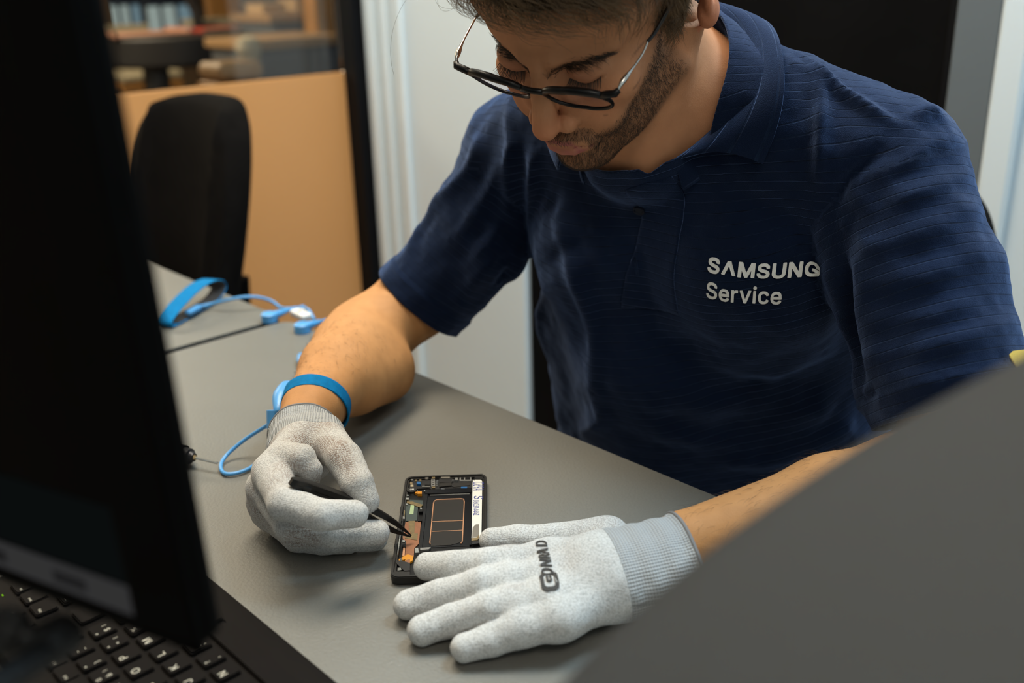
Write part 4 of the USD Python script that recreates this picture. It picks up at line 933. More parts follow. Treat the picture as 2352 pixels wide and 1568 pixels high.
# yellow woven tag at the left sleeve's hem
plain('tag_yellow', (.55, .38, .06), .8, bump=(1500, .0004))
tp = on_shirt([(2318, 835), (2350, 815)], cv, csn); tn = csn[np.argmin(np.linalg.norm(cv - tp[0], axis=1))]; ty = -unit(UL - tn * (UL @ tn)); tx = np.cross(ty, tn)
add(sh, 'hem_tag', xf(cbox((.030, .020, .0014), .0004), np.stack([tx, ty, tn], 1), tp.mean(0) + tn * .003 + tx * .006 - ty * .004), 'tag_yellow', False, label='small yellow woven tag')
# gloves
for nm, g, c, sd in (('left', GL, CUFL, 1), ('right', GR, CUFR, -1)):
    v2, f, tt, L = glove_mesh(g, c, None, None, 1.)
    vv, ff, = clip(v2, f, L - tt)
    t_ = (vv - c[0]) @ unit(c[1] - c[0]); ax = unit(c[1] - c[0]); d_ = np.linalg.norm(vv - c[0] - ax * np.clip(t_, -.018, L + .02)[:, None], axis=1); t_ = np.where(d_ < .047, t_, -.1)
    H, R_ = (LH, LR) if sd > 0 else (RHn, RRn)
    tipd = np.min([poly_dist(vv.astype(f32), H[n][1:]) - .003 * (n == 'thumb') for n in H], axis=0)
    back = np.clip(meshkit.fbm(vv * 55, 2, 21) * 1.6 - .45, 0, 1) * sstep(.010, .019, tipd)
    if sd < 0: back = np.maximum(back, sstep(.016, .008, poly_dist(vv.astype(f32), zz((690, 1020, .075), (760, 1010, .085), (800, 1080, .078)))) * .9); back = np.maximum(back, sstep(.024, .012, poly_dist(vv.astype(f32), zz((600, 1090, .05), (610, 1160, .03), (700, 1225, .03)))) * .8)
    else: back *= .55
    tc = .002 if sd > 0 else -.012
    va, fa, op = clip(vv, ff, tc - t_, (back,)); vb, fb = clip(vv, ff, np.where(t_ > -.05, t_ - tc, -1.))
    VA, FA = solidify(va, fa, .0011)
    gp = add(pp, 'glove', (VA, FA), 'glove_knit', True, label=['pale grey knitted work glove on the hand holding tweezers', 'pale grey knitted work glove lying flat with printed back'][sd > 0], prim=dict(open=np.r_[op, op]))
    fx = frame(ax); rel = vb - c[0]; ang = np.arctan2(rel @ fx[:, 1], rel @ fx[:, 0]); tb_2 = rel @ ax
    inn = tb_2 < L - .0028; VB, FB = solidify(vb, fb, .0013); ang2 = np.r_[ang, ang]; tr2 = np.r_[tb_2, tb_2]
    add(gp, 'cuff', (VB, FB), 'glove_cuff', True, prim=dict(rib=ang2, row=tr2), label='ribbed blue-grey cuff')
    # hem: a rolled edge around the opening
    edge = vb[np.abs(tb_2 - L) < .0006]; e2 = edge - c[0]; aa = np.arctan2(e2 @ fx[:, 1], e2 @ fx[:, 0]); o_ = np.argsort(aa); ring = edge[o_]; k_ = np.linspace(-np.pi, np.pi, 61)[:-1]
    rr = np.array([ring[np.argmin(np.abs(aa[o_] - t))] for t in k_]); rr = (rr + np.roll(rr, 1, 0) + np.roll(rr, -1, 0)) / 3
    add(gp, 'hem', tube(np.vstack([rr, rr[:1]]), .0014, 8, False), 'glove_hem', True)
    if sd > 0: GLV, GLF = vv, ff; GLP = gp; GLN = vnormals(vv, ff)
# maker's print across the back of the left glove: reads from the cuff side of the index knuckle down to the little finger
pj = proj(GLV); okf = np.einsum('ij,ij->i', GLN, GLV - CAM) < 0
def on_glove(x, y): d = np.hypot(pj[:, 0] - x, pj[:, 1] - y) + np.where(okf, 0, 1e6); return GLV[np.argmin(d)]
o = on_glove(1283, 1352); e = on_glove(1254, 1234); n = unit(GLN[np.argmin(np.linalg.norm(GLV - (o + e) / 2, axis=1))]); x = unit(e - o - n * ((e - o) @ n)); y = np.cross(n, x)
nr = (np.linalg.norm(GLV - (o + e) / 2, axis=1) < .06) & (GLN @ n > .15); kdg = cKDTree(np.stack([(GLV[nr] - o) @ x, (GLV[nr] - o) @ y], 1)); hg = (GLV[nr] - o) @ n
frg = (o, x, y, n, kdg, hg, np.linalg.norm(e - o)); W_ = frg[6]
glyph = []; x_ = 0.
for chh in 'ONRAD': g = letters(chh, 1.0, True); g = affinity.translate(g, x_ - g.bounds[0], 0); x_ = g.bounds[2] + .24; glyph.append(g)
k = W_ * .70 / x_; glyph = [affinity.affine_transform(g, [k, k * .2, 0, k, W_ * .235, .0006]) for g in glyph]
def cee(r0, r1, wd):
    g = Point(0, 0).buffer(1, quad_segs=12).difference(Point(0, 0).buffer(.5, quad_segs=12)); return g
h_ = .0125; ring_o = rrect(.0195, h_, .0045).difference(rrect(.0130, h_ - .0052, .0022)).difference(sbox(.0035, -.0021, .02, .0021)); ring_i = rrect(.0082, .0040, .0018).difference(rrect(.0040, .0012, .0005)).difference(sbox(.0024, -.0008, .02, .0008))
for g in (affinity.translate(ring_o, .0088, .0045), affinity.translate(ring_i, .0105, .0045)): add(GLP, 'letter', lay(g, frg, .0010, .0015), 'print_black', False)
for g in glyph: add(GLP, 'letter', lay(g, frg, .0010, .0015), 'print_black', False)
# trousers and shoes below the bench
KN = [HC + BODY @ np.array([s * .13, 0, 0]) * 0 + BR * s * .12 + unit(BF * [1, 1, 0]) * .40 + np.array([0, 0, -.07]) for s in (1, -1)]
KN = [np.array([k[0], k[1], .53]) for k in KN]; FT = [np.array([k[0], k[1], .09]) - unit(BF * [1, 1, 0]) * .10 for k in KN]
HP = [HC + BR * s * .09 + [0, 0, -.02] for s in (1, -1)]
def sdf_tr(p):
    d = ell(tl(p), tl((HC + BU * .0)[None].astype(f32))[0], (.172, .135, .12))
    for a, b, c_ in zip(HP, KN, FT): d = smin(d, chain(p, [a, b, c_], [.092, .068, .056], .03), .04)
    return d
tv, tf = sdf_mesh(sdf_tr, np.array([-.35, .55, .02]), np.array([.62, 1.45, .74]), .010)
tv, tf = clip(tv, tf, tv[:, 2] - .085)
add(pp, 'trousers', (tv, tf), 'trouser_black', True)
for c_ in FT:
    f_ = unit(BF * [1, 1, 0]); R3 = np.stack([np.cross(f_, [0, 0, 1]), f_, [0, 0, 1]], 1); m = merge(xf(rbox((.095, .27, .075), .035, 3), None, (0, .05, .042)), xf(rbox((.098, .28, .022), .01, 2), None, (0, .05, .0115)))
    add(pp, 'shoe', xf(m, R3, np.array([c_[0], c_[1], 0])), 'shoe_black')
office_chair('black padded office chair the technician sits on', tuple((HC - unit(BF * [1, 1, 0]) * .01)[:2]), tuple(unit(BF * [1, 1, 0])[:2]), .428, .35, .69, .44)
# ---------------------------------------------------------------- glasses
gt = thing('eyeglasses', 'thin black framed eyeglasses low on the bent man\'s nose', 'glasses', hw(0, -8, 20))
TILT = Rot.from_euler('x', 24, degrees=True).as_matrix()
def gw(x, y, z=0):   # plane of the glasses, millimetres
    w = 10. * (1 - (abs(x) / 67) ** 2) * .55; return hw(*(TILT @ np.array([x, y, z + w - 2]) + np.array([0, -12, 18.5])))
def lens_outline(sd, grow_=0., n=64):
    a = np.linspace(0, 2 * np.pi, n, endpoint=False); c, s = np.cos(a), np.sin(a); ex = 2 / 2.5
    x = sd * (36 + (27 + grow_) * np.sign(c) * np.abs(c) ** ex); yy = -1 + (np.where(s < 0, 19., 16.5) + grow_) * np.sign(s) * np.abs(s) ** ex - 1.2 * s * (c < 0) ; return x, yy
for sd in (1, -1):
    xo, yo = lens_outline(sd); P = np.array([gw(a, b) for a, b in zip(xo, yo)]); top = sstep(-6, 16, yo)
    add(gt, 'rim', tube(np.vstack([P, P[:1]]), np.r_[.0015 + .0017 * top, .0015 + .0017 * top[:1]], 10, False), 'lens_frame', True)
    xs, ys = lens_outline(sd, -.6, 40); rings = [np.array([gw(sd * 36 + (a - sd * 36) * t, -1 + (b + 1) * t) for a, b in zip(xs, ys)]) for t in np.linspace(1, .02, 7)]
    LV, LF = grid_mesh(np.stack(rings, 1), True); add(gt, 'lens', solidify(LV, LF, .0014), 'lens_glass', True)
    hinge = gw(sd * 73, 11.8); 
    add(gt, 'end_piece', tube([gw(sd * 60, 8.5), gw(sd * 66, 10.8), gw(sd * 72.5, 11.8), gw(sd * 74.5, 11.5, -3)], [.0028, .0030, .0029, .0022], 10), 'lens_frame', True)
    ear = hw(sd * (82 if sd > 0 else 92), 16, -98); mid = hinge * .56 + ear * .44
    pth = smooth_path([gw(sd * 74.0, 11.6, -2), gw(sd * 75, 11.9, -8), hinge * .80 + ear * .20 + RH @ np.array([sd * .002, .001, 0]), hinge * .60 + ear * .40], 16)
    add(gt, 'temple', tube(pth, np.r_[[.0011, .0011, .0014, .0019, .0022, .0021, .0016, .0012], np.full(8, .0009)], 8), 'steel', True, label='polished metal temple')
    add(gt, 'temple_tip', tube(smooth_path([hinge * .60 + ear * .40, hinge * .30 + ear * .70, ear, hw(sd * (82 if sd > 0 else 90), 4, -112), hw(sd * (80 if sd > 0 else 86), -14, -120)], 24), np.r_[np.linspace(.0013, .0020, 8), np.full(16, .0021)], 10), 'lens_frame', True)
br = [gw(-10.8, 4.5), gw(-6, 8.4, 1), gw(0, 9.2, 1.5), gw(6, 8.4, 1), gw(10.8, 4.5)]
add(gt, 'bridge', tube(smooth_path(br, 17), .0025, 10), 'lens_frame', True)
# ---------------------------------------------------------------- opened phone
PA = .017; PU = np.array([math.cos(PA), math.sin(PA), 0]); PV = np.array([math.sin(PA), -math.cos(PA), 0]); P0 = np.array([-.100, .807, 0]); LP, WP = .1615, .0738
PR = np.stack([PU, -PV, [0, 0, 1]], 1); PB = np.array([P0[0], P0[1], T0 + .0002])
ph = thing('smartphone', 'opened smartphone without its back, inner parts showing, on the grey workbench', 'phone', PB + PU * WP / 2 + PV * LP / 2)
def uv(cx, cy, z=.0065):   # a point of the phone by where its close-up shows it -> plan coordinates on the phone
    p = onz(870 + cx / 7.84, 1070 + cy / 7.84, T0 + z) - P0; return (float(p @ PU), float(-(p @ PV)))
def pput(m): return xf(m, PR, PB)
def part(name, pts, z0, z1, mat, r=0., label=None, zref=None, raw=False, sm=30):
    pl = Polygon(pts if raw else [uv(*c, zref if zref else z1) for c in pts])
    if r: pl = pl.buffer(-r).buffer(r, quad_segs=4)
    return add(ph, name, pput(plate(pl, z1 - z0, z0)), mat, sm, label=label)
def quad(x0, y0, x1, y1): return [(x0, y0), (x1, y0), (x1, y1), (x0, y1)]
out = affinity.translate(rrect(WP, LP, .007), WP / 2, -LP / 2)
inner = affinity.translate(rrect(WP - .0044, LP - .0050, .0055), WP / 2, -LP / 2)
add(ph, 'frame', pput(merge(plate(out.buffer(-.0012), .0009, 0), plate(out.buffer(-.0005).difference(inner), .0012, .0009), plate(out.difference(inner), .0050, .0021), plate(out.buffer(-.0006).difference(inner), .0008, .0071))), 'phone_frame', 20)
add(ph, 'mid_plate', pput(plate(inner.buffer(.0002), .0038, .0009)), 'phone_body', 20)
add(ph, 'inner_rim', pput(plate(inner.buffer(-.0002).difference(inner.buffer(-.0016)), .0020, .0047)), 'phone_frame', 20)
for y, l in ((.055, .010), (.085, .016), (.108, .012)): add(ph, 'side_key', pput(xf(rbox((.0012, l, .0024), .0005), None, (-.0002, -y, .0045))), 'phone_frame')
# battery bay
bay = [(845, 420), (1685, 395), (1660, 1420), (765, 1490)]
part('battery_wall', [(835, 425), (1690, 400), (1690, 470), (838, 500)], .0045, .0068, 'battery_tray')
part('battery_wall', [(838, 500), (880, 498), (780, 1490), (738, 1492)], .0045, .0064, 'battery_tray')
part('battery_wall', [(1655, 470), (1688, 470), (1668, 1420), (1632, 1420)], .0045, .0064, 'battery_tray')
part('bay_floor', [(845, 500), (1665, 490), (1640, 1440), (760, 1480)], .0046, .0050, 'battery_tray', zref=.005)
part('bay_edge', [(925, 520), (1640, 495), (1640, 505), (925, 532)], .0050, .0056, 'chip_grey')
ring = [(985, 660), (1030, 612), (1075, 602), (1470, 588), (1525, 598), (1540, 640), (1505, 1340), (1480, 1390), (1000, 1440), (922, 1400), (918, 1370)]
part('battery_film', [(1000, 640), (1050, 615), (1480, 598), (1530, 620), (1535, 660), (1495, 1370), (1290, 1425), (940, 1440), (925, 1400)], .0050, .0053, 'film_dark', zref=.0053)
def line(pts, w, z, mat, name='coil_trace'):
    p = np.array([[*uv(*c, z), z] for c in pts]); add(ph, name, pput(tube(p, w, 6)), mat)
line([(930, 1405), (918, 1385), (922, 1350), (985, 670), (1000, 635), (1050, 610), (1480, 594), (1525, 602), (1540, 640), (1506, 1350), (1496, 1380), (1475, 1398)], .00055, .0055, 'copper')
line([(965, 1003), (1520, 985)], .00035, .0054, 'copper'); line([(945, 1184), (1510, 1160)], .00035, .0054, 'copper')
part('clamp_plate', [(745, 1475), (940, 1462), (900, 1500), (745, 1515)], .0050, .0066, 'chip_grey')
# white label strip with handwriting
part('label_strip', [(1690, 262), (1720, 248), (1840, 250), (1862, 280), (1850, 1200), (1800, 1310), (1668, 1330)], .0050, .0069, 'label_white', .0006)
part('label_window', [(1690, 1110), (1750, 1052), (1810, 1050), (1808, 1270), (1680, 1292)], .0069, .0071, 'label_grey')
def write(text, c0, c1, hgt, bold=False):
    a, b = np.array(uv(*c0, .0072)), np.array(uv(*c1, .0072)); g = letters(text, 1., bold); w = g.bounds[2] - g.bounds[0]; L = np.linalg.norm(b - a); d = (b - a) / L; n = np.array([-d[1], d[0]])
    kx, ky = L / w, hgt; g = affinity.affine_transform(g, [d[0] * kx, n[0] * ky + .12 * d[0] * ky, d[1] * kx, n[1] * ky + .12 * d[1] * ky, a[0] - g.bounds[0] * kx * d[0], a[1] - g.bounds[0] * kx * d[1]])
    add(ph, 'handwriting', pput(plate(g, .0001, .00692)), 'ink_blue', False)
write('C69A', (1700, 285), (1700, 440), .0095); write('S', (1715, 535), (1715, 590), .0080); write('U603A4441', (1700, 610), (1700, 885), .0052)
part('contact_clip', [(1668, 1300), (1760, 1290), (1800, 1240), (1815, 1290), (1780, 1330), (1668, 1345)], .0060, .0078, 'gold_metal')
part('connector_block', [(1680, 1330), (1830, 1300), (1830, 1390), (1680, 1410)], .0047, .0072, 'chip_dark')
# top of the board: camera bay, sim cage, screws, chips
part('main_board', [(560, 225), (1660, 190), (1680, 395), (950, 420), (900, 400), (560, 420)], .0046, .0056, 'chip_dark')
part('sim_cage', quad(1455, 195, 1665, 270), .0050, .0066, 'chip_grey'); part('cage_window', quad(1480, 208, 1535, 245), .0066, .0068, 'phone_body'); part('cage_window', quad(1555, 205, 1645, 245), .0066, .0068, 'phone_body')
part('earpiece', quad(1120, 188, 1280, 218), .0052, .0072, 'label_grey', .0008); part('camera_shield', [(1080, 310), (1310, 300), (1310, 350), (1090, 375)], .0050, .0069, 'film_dark')
part('camera_shield', quad(1090, 225, 1320, 300), .0050, .0064, 'chip_dark'); part('sensor_cage', quad(830, 270, 925, 340), .0050, .0070, 'chip_dark'); part('cage_bar', quad(780, 358, 925, 374), .0056, .0064, 'chip_grey')
m = lathe([(0, .0050), (.0018, .0050), (.0018, .0068), (.0014, .0072), (0, .0072)], 16); u_ = uv(865, 225); m.apply_translation((*u_, 0)); add(ph, 'lens_cap', pput(m), 'label_grey')
part('antenna_plate', [(945, 240), (1010, 235), (1015, 370), (945, 372)], .0052, .0066, 'chip_grey')
for yy in (248, 285, 325): part('cage_window', quad(960, yy, 1000, yy + 16), .0066, .0067, 'phone_body')
part('board_tail', [(1310, 330), (1640, 290), (1645, 345), (1330, 385)], .0050, .0060, 'film_dark'); part('blue_connector', quad(1480, 375, 1590, 402), .0056, .0068, 'chip_blue')
rp_ = np.random.default_rng(5)
for i, (x_, y_, w_, h_, mt) in enumerate(((670, 260, 34, 26, 'olive_flex'), (748, 258, 34, 30, 'olive_flex'), (985, 205, 55, 34, 'olive_flex'), (585, 312, 44, 30, 'gold_metal'), (598, 355, 50, 36, 'cream'), (720, 305, 70, 40, 'chip_blue'), (1055, 265, 34, 24, 'steel'), (1050, 290, 36, 18, 'steel'), (1045, 318, 28, 22, 'steel'), (1045, 352, 28, 24, 'steel'),
        (1335, 255, 36, 40, 'steel'), (1400, 235, 50, 46, 'chip_grey'), (985, 378, 60, 34, 'gold_metal'), (1155, 410, 60, 20, 'steel'), (735, 480, 80, 46, 'amber_flex'), (672, 480, 30, 30, 'amber_flex'), (520, 530, 30, 24, 'steel'), (515, 590, 50, 34, 'steel'), (825, 445, 24, 22, 'steel'), (1680, 270, 30, 50, 'steel'), (1720, 245, 24, 22, 'steel'), (500, 690, 36, 26, 'steel'), (760, 765, 34, 26, 'steel'),
        (755, 800, 70, 44, 'phone_body'), (740, 965, 70, 50, 'phone_body'), (450, 930, 34, 44, 'chip_grey'), (448, 1350, 44, 40, 'steel'), (455, 1400, 70, 110, 'chip_dark'), (1330, 350, 24, 20, 'steel'), (600, 250, 40, 18, 'chip_grey'), (680, 1505, 60, 60, 'steel'), (410, 975, 40, 40, 'chip_dark'))):
    part('chip', [(x_ - w_ / 2, y_ - h_ / 2), (x_ + w_ / 2, y_ - h_ / 2), (x_ + w_ / 2, y_ + h_ / 2), (x_ - w_ / 2, y_ + h_ / 2)], .0048, .0066 + .0004 * (i % 3), mt)
part('frame_screw_plate', [(1700, 150), (1870, 140), (1890, 240), (1740, 235)], .0062, .0071, 'phone_frame')
m = lathe([(0, .0048), (.0047, .0048), (.0047, .0070), (.0044, .0076), (0, .0076)], 28); u_ = uv(592, 425, .0076); m.apply_translation((*u_, 0)); vm = add(ph, 'vibration_motor', pput(m), 'chip_dark')
m = lathe([(.0044, .0047), (.0051, .0047), (.0051, .0056), (.0044, .0056)], 28); m.apply_translation((*u_, 0)); add(ph, 'motor_ring', pput(m), 'steel')
g = affinity.translate(affinity.scale(letters('0R', .0022, True), 1, 1, origin=(0, 0)), u_[0] - .0018, u_[1] - .0010); add(ph, 'motor_mark', pput(plate(g, .0001, .0076)), 'label_white', False)
# ribbon cables along the left edge
part('flex_cable', [(510, 690), (560, 610), (790, 620), (800, 720), (700, 745), (480, 720)], .0047, .0056, 'teal_flex')
part('amber_ribbon', [(510, 640), (600, 640), (800, 700), (745, 745), (500, 665)], .0057, .0062, 'olive_flex')
part('teal_ribbon', [(470, 705), (705, 745), (690, 985), (485, 990)], .0049, .0058, 'teal_flex'); part('green_tape', [(575, 708), (640, 706), (622, 872), (548, 872)], .0058, .0060, 'green_tape')
part('copper_ribbon', [(480, 1010), (765, 995), (760, 1020), (720, 1400), (640, 1480), (630, 1640), (470, 1640), (490, 1400), (430, 1300)], .0048, .0057, 'copper_flex')
part('olive_ribbon', [(535, 990), (655, 988), (640, 1215), (580, 1215), (540, 1130)], .0057, .0059, 'olive_flex'); part('yellow_tape', [(480, 1240), (600, 1215), (705, 1215), (690, 1335), (470, 1300)], .0057, .00595, 'green_tape' if False else 'olive_flex')
line([(462, 810), (455, 930)], .0006, .0062, 'gold_metal', 'edge_contact'); line([(385, 1260), (340, 1620)], .0009, .0060, 'steel', 'edge_contact')
part('copper_tab', [(440, 1460), (475, 1460), (465, 1620), (425, 1620)], .0050, .0058, 'copper')
def uv2(cx, cy, z=.0065): p = onz(860 + cx / 7.84, 1200 + cy / 7.84, T0 + z) - P0; return (float(p @ PU), float(-(p @ PV)))
def part2(name, pts, z0, z1, mat): part(name, [uv2(*c, z1) for c in pts], z0, z1, mat, raw=True)
part2('amber_flex', [(520, 610), (600, 570), (700, 600), (690, 680), (600, 740), (540, 720), (560, 660), (440, 690), (440, 660)], .0050, .0066, 'amber_flex'); part2('copper_ribbon', [(560, 680), (640, 660), (640, 740), (560, 735)], .0066, .0068, 'copper_flex')
part2('speaker_box', [(380, 680), (520, 690), (640, 730), (640, 860), (540, 870), (380, 720)], .0047, .0072, 'chip_dark'); part2('screw', [(420, 815), (470, 810), (490, 850), (420, 865)], .0047, .0070, 'steel')
part2('frame_corner', [(300, 880), (640, 880), (640, 950), (290, 950)], .0047, .0066, 'phone_frame'); part2('chip', [(735, 475), (790, 465), (800, 540), (730, 545)], .0048, .0074, 'steel'); part2('chip', [(460, 640), (500, 640), (500, 690), (455, 690)], .005, .007, 'steel')
add(ph, 'port', pput(xf(rbox((.009, .0012, .0032), .0012, 3), None, (WP / 2, -LP, .0042))), 'phone_body'); 
for k in range(5): add(ph, 'speaker_hole', pput(xf(rbox((.0022, .0008, .0014), .0006, 2), None, (WP * .68 + k * .0032, -LP, .0042))), 'phone_body')
# ---------------------------------------------------------------- tweezers
tw = thing('tweezers', 'black pointed tweezers held over the phone by a gloved hand', 'tweezers', onz(800, 1165, T0 + .045))
back_, mid_, knee, tip = onz(668, 1104, T0 + .0835), onz(800, 1153, T0 + .0485), onz(882, 1196, T0 + .0285), onz(944, 1231, T0 + .0118)
ax = unit(tip - back_); sdir = unit(np.cross(ax, -CF)); sdir = sdir if sdir @ CU > 0 else -sdir; fc = np.cross(sdir, ax); fc = fc if fc @ CF < 0 else -fc
def prong(s):
    pts = [back_ + sdir * s * .0012, back_ * .7 + mid_ * .3 + sdir * s * .0021, mid_ + sdir * s * .0026, knee + sdir * s * .0036, knee * .4 + tip * .6 + sdir * s * .0023, tip + sdir * s * .0005]
    pth = smooth_path(pts, 30); w = np.interp(np.linspace(0, 1, 30), [0, .04, .3, .62, .78, 1], [.004, .008, .0105, .009, .0048, .0009]); T_ = np.gradient(pth, axis=0); T_ /= np.linalg.norm(T_, axis=1, keepdims=True)
    V = []; pr = [(-.5, -.4), (-.5, .4), (-.35, .5), (.35, .5), (.5, .4), (.5, -.4), (.35, -.5), (-.35, -.5)]
    th = np.interp(np.linspace(0, 1, 30), [0, .15, .5, .8, 1], [.0034, .0050, .0052, .0038, .0010])
    for p, t, w_, h_ in zip(pth, T_, w, th):
        sd = unit(sdir - t * (sdir @ t)); f_ = np.cross(sd, t); V += [p + f_ * a * w_ + sd * b * h_ for a, b in pr]
    V = np.array(V); s8 = 8; i = np.arange(29)[:, None] * s8; j = np.arange(s8)[None]; k = (j + 1) % s8; q = np.stack([i + j, i + k, i + s8 + k, i + s8 + j], -1).reshape(-1, 4); F = np.vstack([q[:, [0, 1, 2]], q[:, [0, 2, 3]]] + [np.array([[e, e + a, e + a + 1] for a in range(1, 7)]) for e in (0, 29 * 8)])
    m = trimesh.Trimesh(V, F, process=False); trimesh.repair.fix_normals(m); return m
add(tw, 'arm', prong(1), 'tweezer_black', 40); add(tw, 'arm', prong(-1), 'tweezer_black', 40)
add(tw, 'joint', xf(rbox((.0062, .0055, .016), .002, 3), np.stack([fc, sdir, ax], 1), back_ + ax * .010), 'tweezer_black')
# ---------------------------------------------------------------- wrist straps and their coiled leads
ws = thing('wrist_strap', 'blue antistatic wrist strap worn above the glove cuff with its lead', 'wrist strap', onz(650, 960, T0))
skp = proj(bv); oks = np.einsum('ij,ij->i', vnormals(bv, bf), bv - CAM) < 0
def on_arm(x, y): d = np.hypot(skp[:, 0] - x, skp[:, 1] - y) + np.where(oks & (skp[:, 2] < 1.2), 0, 1e6); return bv[np.argsort(d)[:4]].mean(0)
a3 = [on_arm(660, 905), on_arm(728, 890), on_arm(792, 965)]; nrm = unit(np.cross(a3[1] - a3[0], a3[2] - a3[0])); axd = unit(ER - WR); nrm = nrm if nrm @ axd > 0 else -nrm; nrm = unit(nrm * .6 + axd * .4); cen = np.mean(a3, 0); tcen = ((cen - WR) @ nrm) / (axd @ nrm); cen = WR + axd * (tcen + .007)
fr3 = frame(nrm); RG = []
for a in np.linspace(0, 2 * np.pi, 72, endpoint=False):
    d = fr3[:, 0] * math.cos(a) + fr3[:, 1] * math.sin(a); rr = np.linspace(.005, .07, 140); s_ = sdf_body((cen + d * rr[:, None]).astype(f32)); r = rr[np.argmax(s_ > .0012)]; q = cen + d * r; q[2] = max(q[2], T0 + .008); RG.append(q)
RG = np.array(RG); RG = (RG * 2 + np.roll(RG, 1, 0) + np.roll(RG, -1, 0)) / 4; NRM = RG - cen; NRM -= nrm * (NRM @ nrm)[:, None]
add(ws, 'band', ribbon(np.vstack([RG, RG[:2]]), np.vstack([NRM, NRM[:2]]), .0145, .0018), 'blue_strap', 50)
b0, b1 = onz(668, 880, T0 + .060), onz(640, 948, T0 + .052)
add(ws, 'buckle', tube(smooth_path([b0, b0 * .6 + b1 * .4 + [-.003, 0, .002], b1], 12), np.interp(np.linspace(0, 1, 12), [0, .2, .6, 1], [.003, .007, .0085, .004]), 12), 'blue_plastic', True)
sn_ = onz(632, 962, T0 + .044); add(ws, 'snap_plug', tube([sn_ + [0, .003, .008], sn_ + [0, -.003, -.008]], .0080, 18), 'blue_plastic', 40)
add(ws, 'strain_relief', tube([sn_ + [0, -.004, -.004], onz(628, 985, T0 + .036), onz(624, 1012, T0 + .026)], [.0042, .0036, .0026], 10), 'blue_plastic', True)
rl_ = smooth_path([onz(628, 985, T0 + .036), onz(624, 1012, T0 + .026)], 5)
for p in rl_: add(ws, 'relief_ring', tube([p, p + unit(rl_[-1] - rl_[0]) * .0016], .0042, 10), 'blue_plastic')
lead = smooth_path([sn_ + [-.004, 0, -.003], onz(600, 985, T0 + .030), onz(556, 1014, T0 + .016), onz(518, 1048, T0 + .006), onz(507, 1072, T0 + .0035), onz(520, 1088, T0 + .0030), onz(552, 1084, T0 + .0030), onz(592, 1062, T0 + .0030), onz(640, 1010, T0 + .0030), onz(690, 960, T0 + .003), onz(690, 880, T0 + .003), onz(692, 830, T0 + .003)], 70)
add(ws, 'lead', tube(lead, .0019, 10), 'blue_plastic', True)
add(ws, 'end_plug', tube([onz(692, 838, T0 + .005), onz(692, 826, T0 + .006), onz(692, 818, T0 + .006)], [.003, .0058, .005], 14), 'blue_plastic', True)
s2 = thing('wrist_strap', 'loose blue antistatic wrist strap curled into a loop on the far workbench', 'wrist strap', onz(440, 730, T0))
A_, B_ = onz(396, 754, T0), onz(502, 694, T0); uu = unit(B_ - A_); wv = np.cross([0, 0, 1], uu); wv = wv if wv @ np.array([0, -1, 0]) > 0 else -wv; Ls = np.linalg.norm(B_ - A_)
lp = smooth_path([(0, 0, .0035), (-.004, 0, .012), (.010, 0, .024), (.045 * Ls / .09, 0, .045), (.070 * Ls / .09, 0, .052), (.098 * Ls / .09, 0, .046), (.108 * Ls / .09, 0, .028), (.095 * Ls / .09, 0, .010), (.060 * Ls / .09, 0, .004), (.02, 0, .0028), (.002, 0, .0030)], 60)
pth = A_ + lp[:, :1] * uu + lp[:, 2:] * np.array([0, 0, .66]) - wv * .010; Tn = np.gradient(pth, axis=0); nn_ = np.cross(Tn, wv); ctr_ = A_ + uu * Ls * .5 + [0, 0, .024]; sg = np.sign(np.einsum('ij,ij->i', nn_, pth - ctr_)); nn_ *= np.where(sg.sum() > 0, 1, -1)
add(s2, 'band', ribbon(pth, nn_, .025, .0016), 'blue_strap', 50); add(s2, 'lining', ribbon(pth[2:-3] - nn_[2:-3] / np.linalg.norm(nn_[2:-3], axis=1, keepdims=True) * .0014, nn_[2:-3], .0235, .0008), 'strap_lining', 50)
pb = A_ + uu * Ls * .42 + [0, 0, .010]; add(s2, 'buckle', bar(pb - uu * .014 + wv * .002, pb + uu * .016 + wv * .002, .010, .007, c=.002), 'blue_plastic', 30)
ld = smooth_path([pb + uu * .015, onz(500, 694, T0 + .012), onz(545, 684, T0 + .020), onz(590, 682, T0 + .018), onz(628, 694, T0 + .008), onz(650, 708, T0 + .003), onz(690, 706, T0 + .004), onz(712, 716, T0 + .004), onz(722, 732, T0 + .003)], 50)
add(s2, 'lead', tube(ld, .0021, 10), 'blue_plastic', True)
def plug(label, pix, tailpix):
    a, b, c_ = onz(*pix, T0 + .0065), onz(*tailpix, T0 + .0045), onz(tailpix[0] + (tailpix[0] - pix[0]) * .9, tailpix[1] + (tailpix[1] - pix[1]) * .7, T0 + .003)
    t = thing('snap_lead', label, 'cable plug', a); d = unit(b - a)
    add(t, 'snap_head', tube([a - [0, 0, .006], a + [0, 0, .0045], a + [0, 0, .0065]], [.0105, .0105, .008], 20), 'blue_plastic', 40); add(t, 'strain_relief', tube([a + d * .006, a * .4 + b * .6, b], [.0062, .0050, .0028], 12), 'blue_plastic', True); add(t, 'lead', tube([b - d * .004, b, c_], .0019, 8), 'blue_plastic', True)
plug('pale blue snap plug lying at the rounded corner of the far workbench', (618, 728), (660, 713)); plug('pale blue snap plug lying on the near workbench beside the bare elbow', (694, 752), (735, 738))
wd = onz(692, 730, T0); t = thing('cable_adapter', 'white plastic adapter block between the two blue snap plugs', 'adapter', wd)
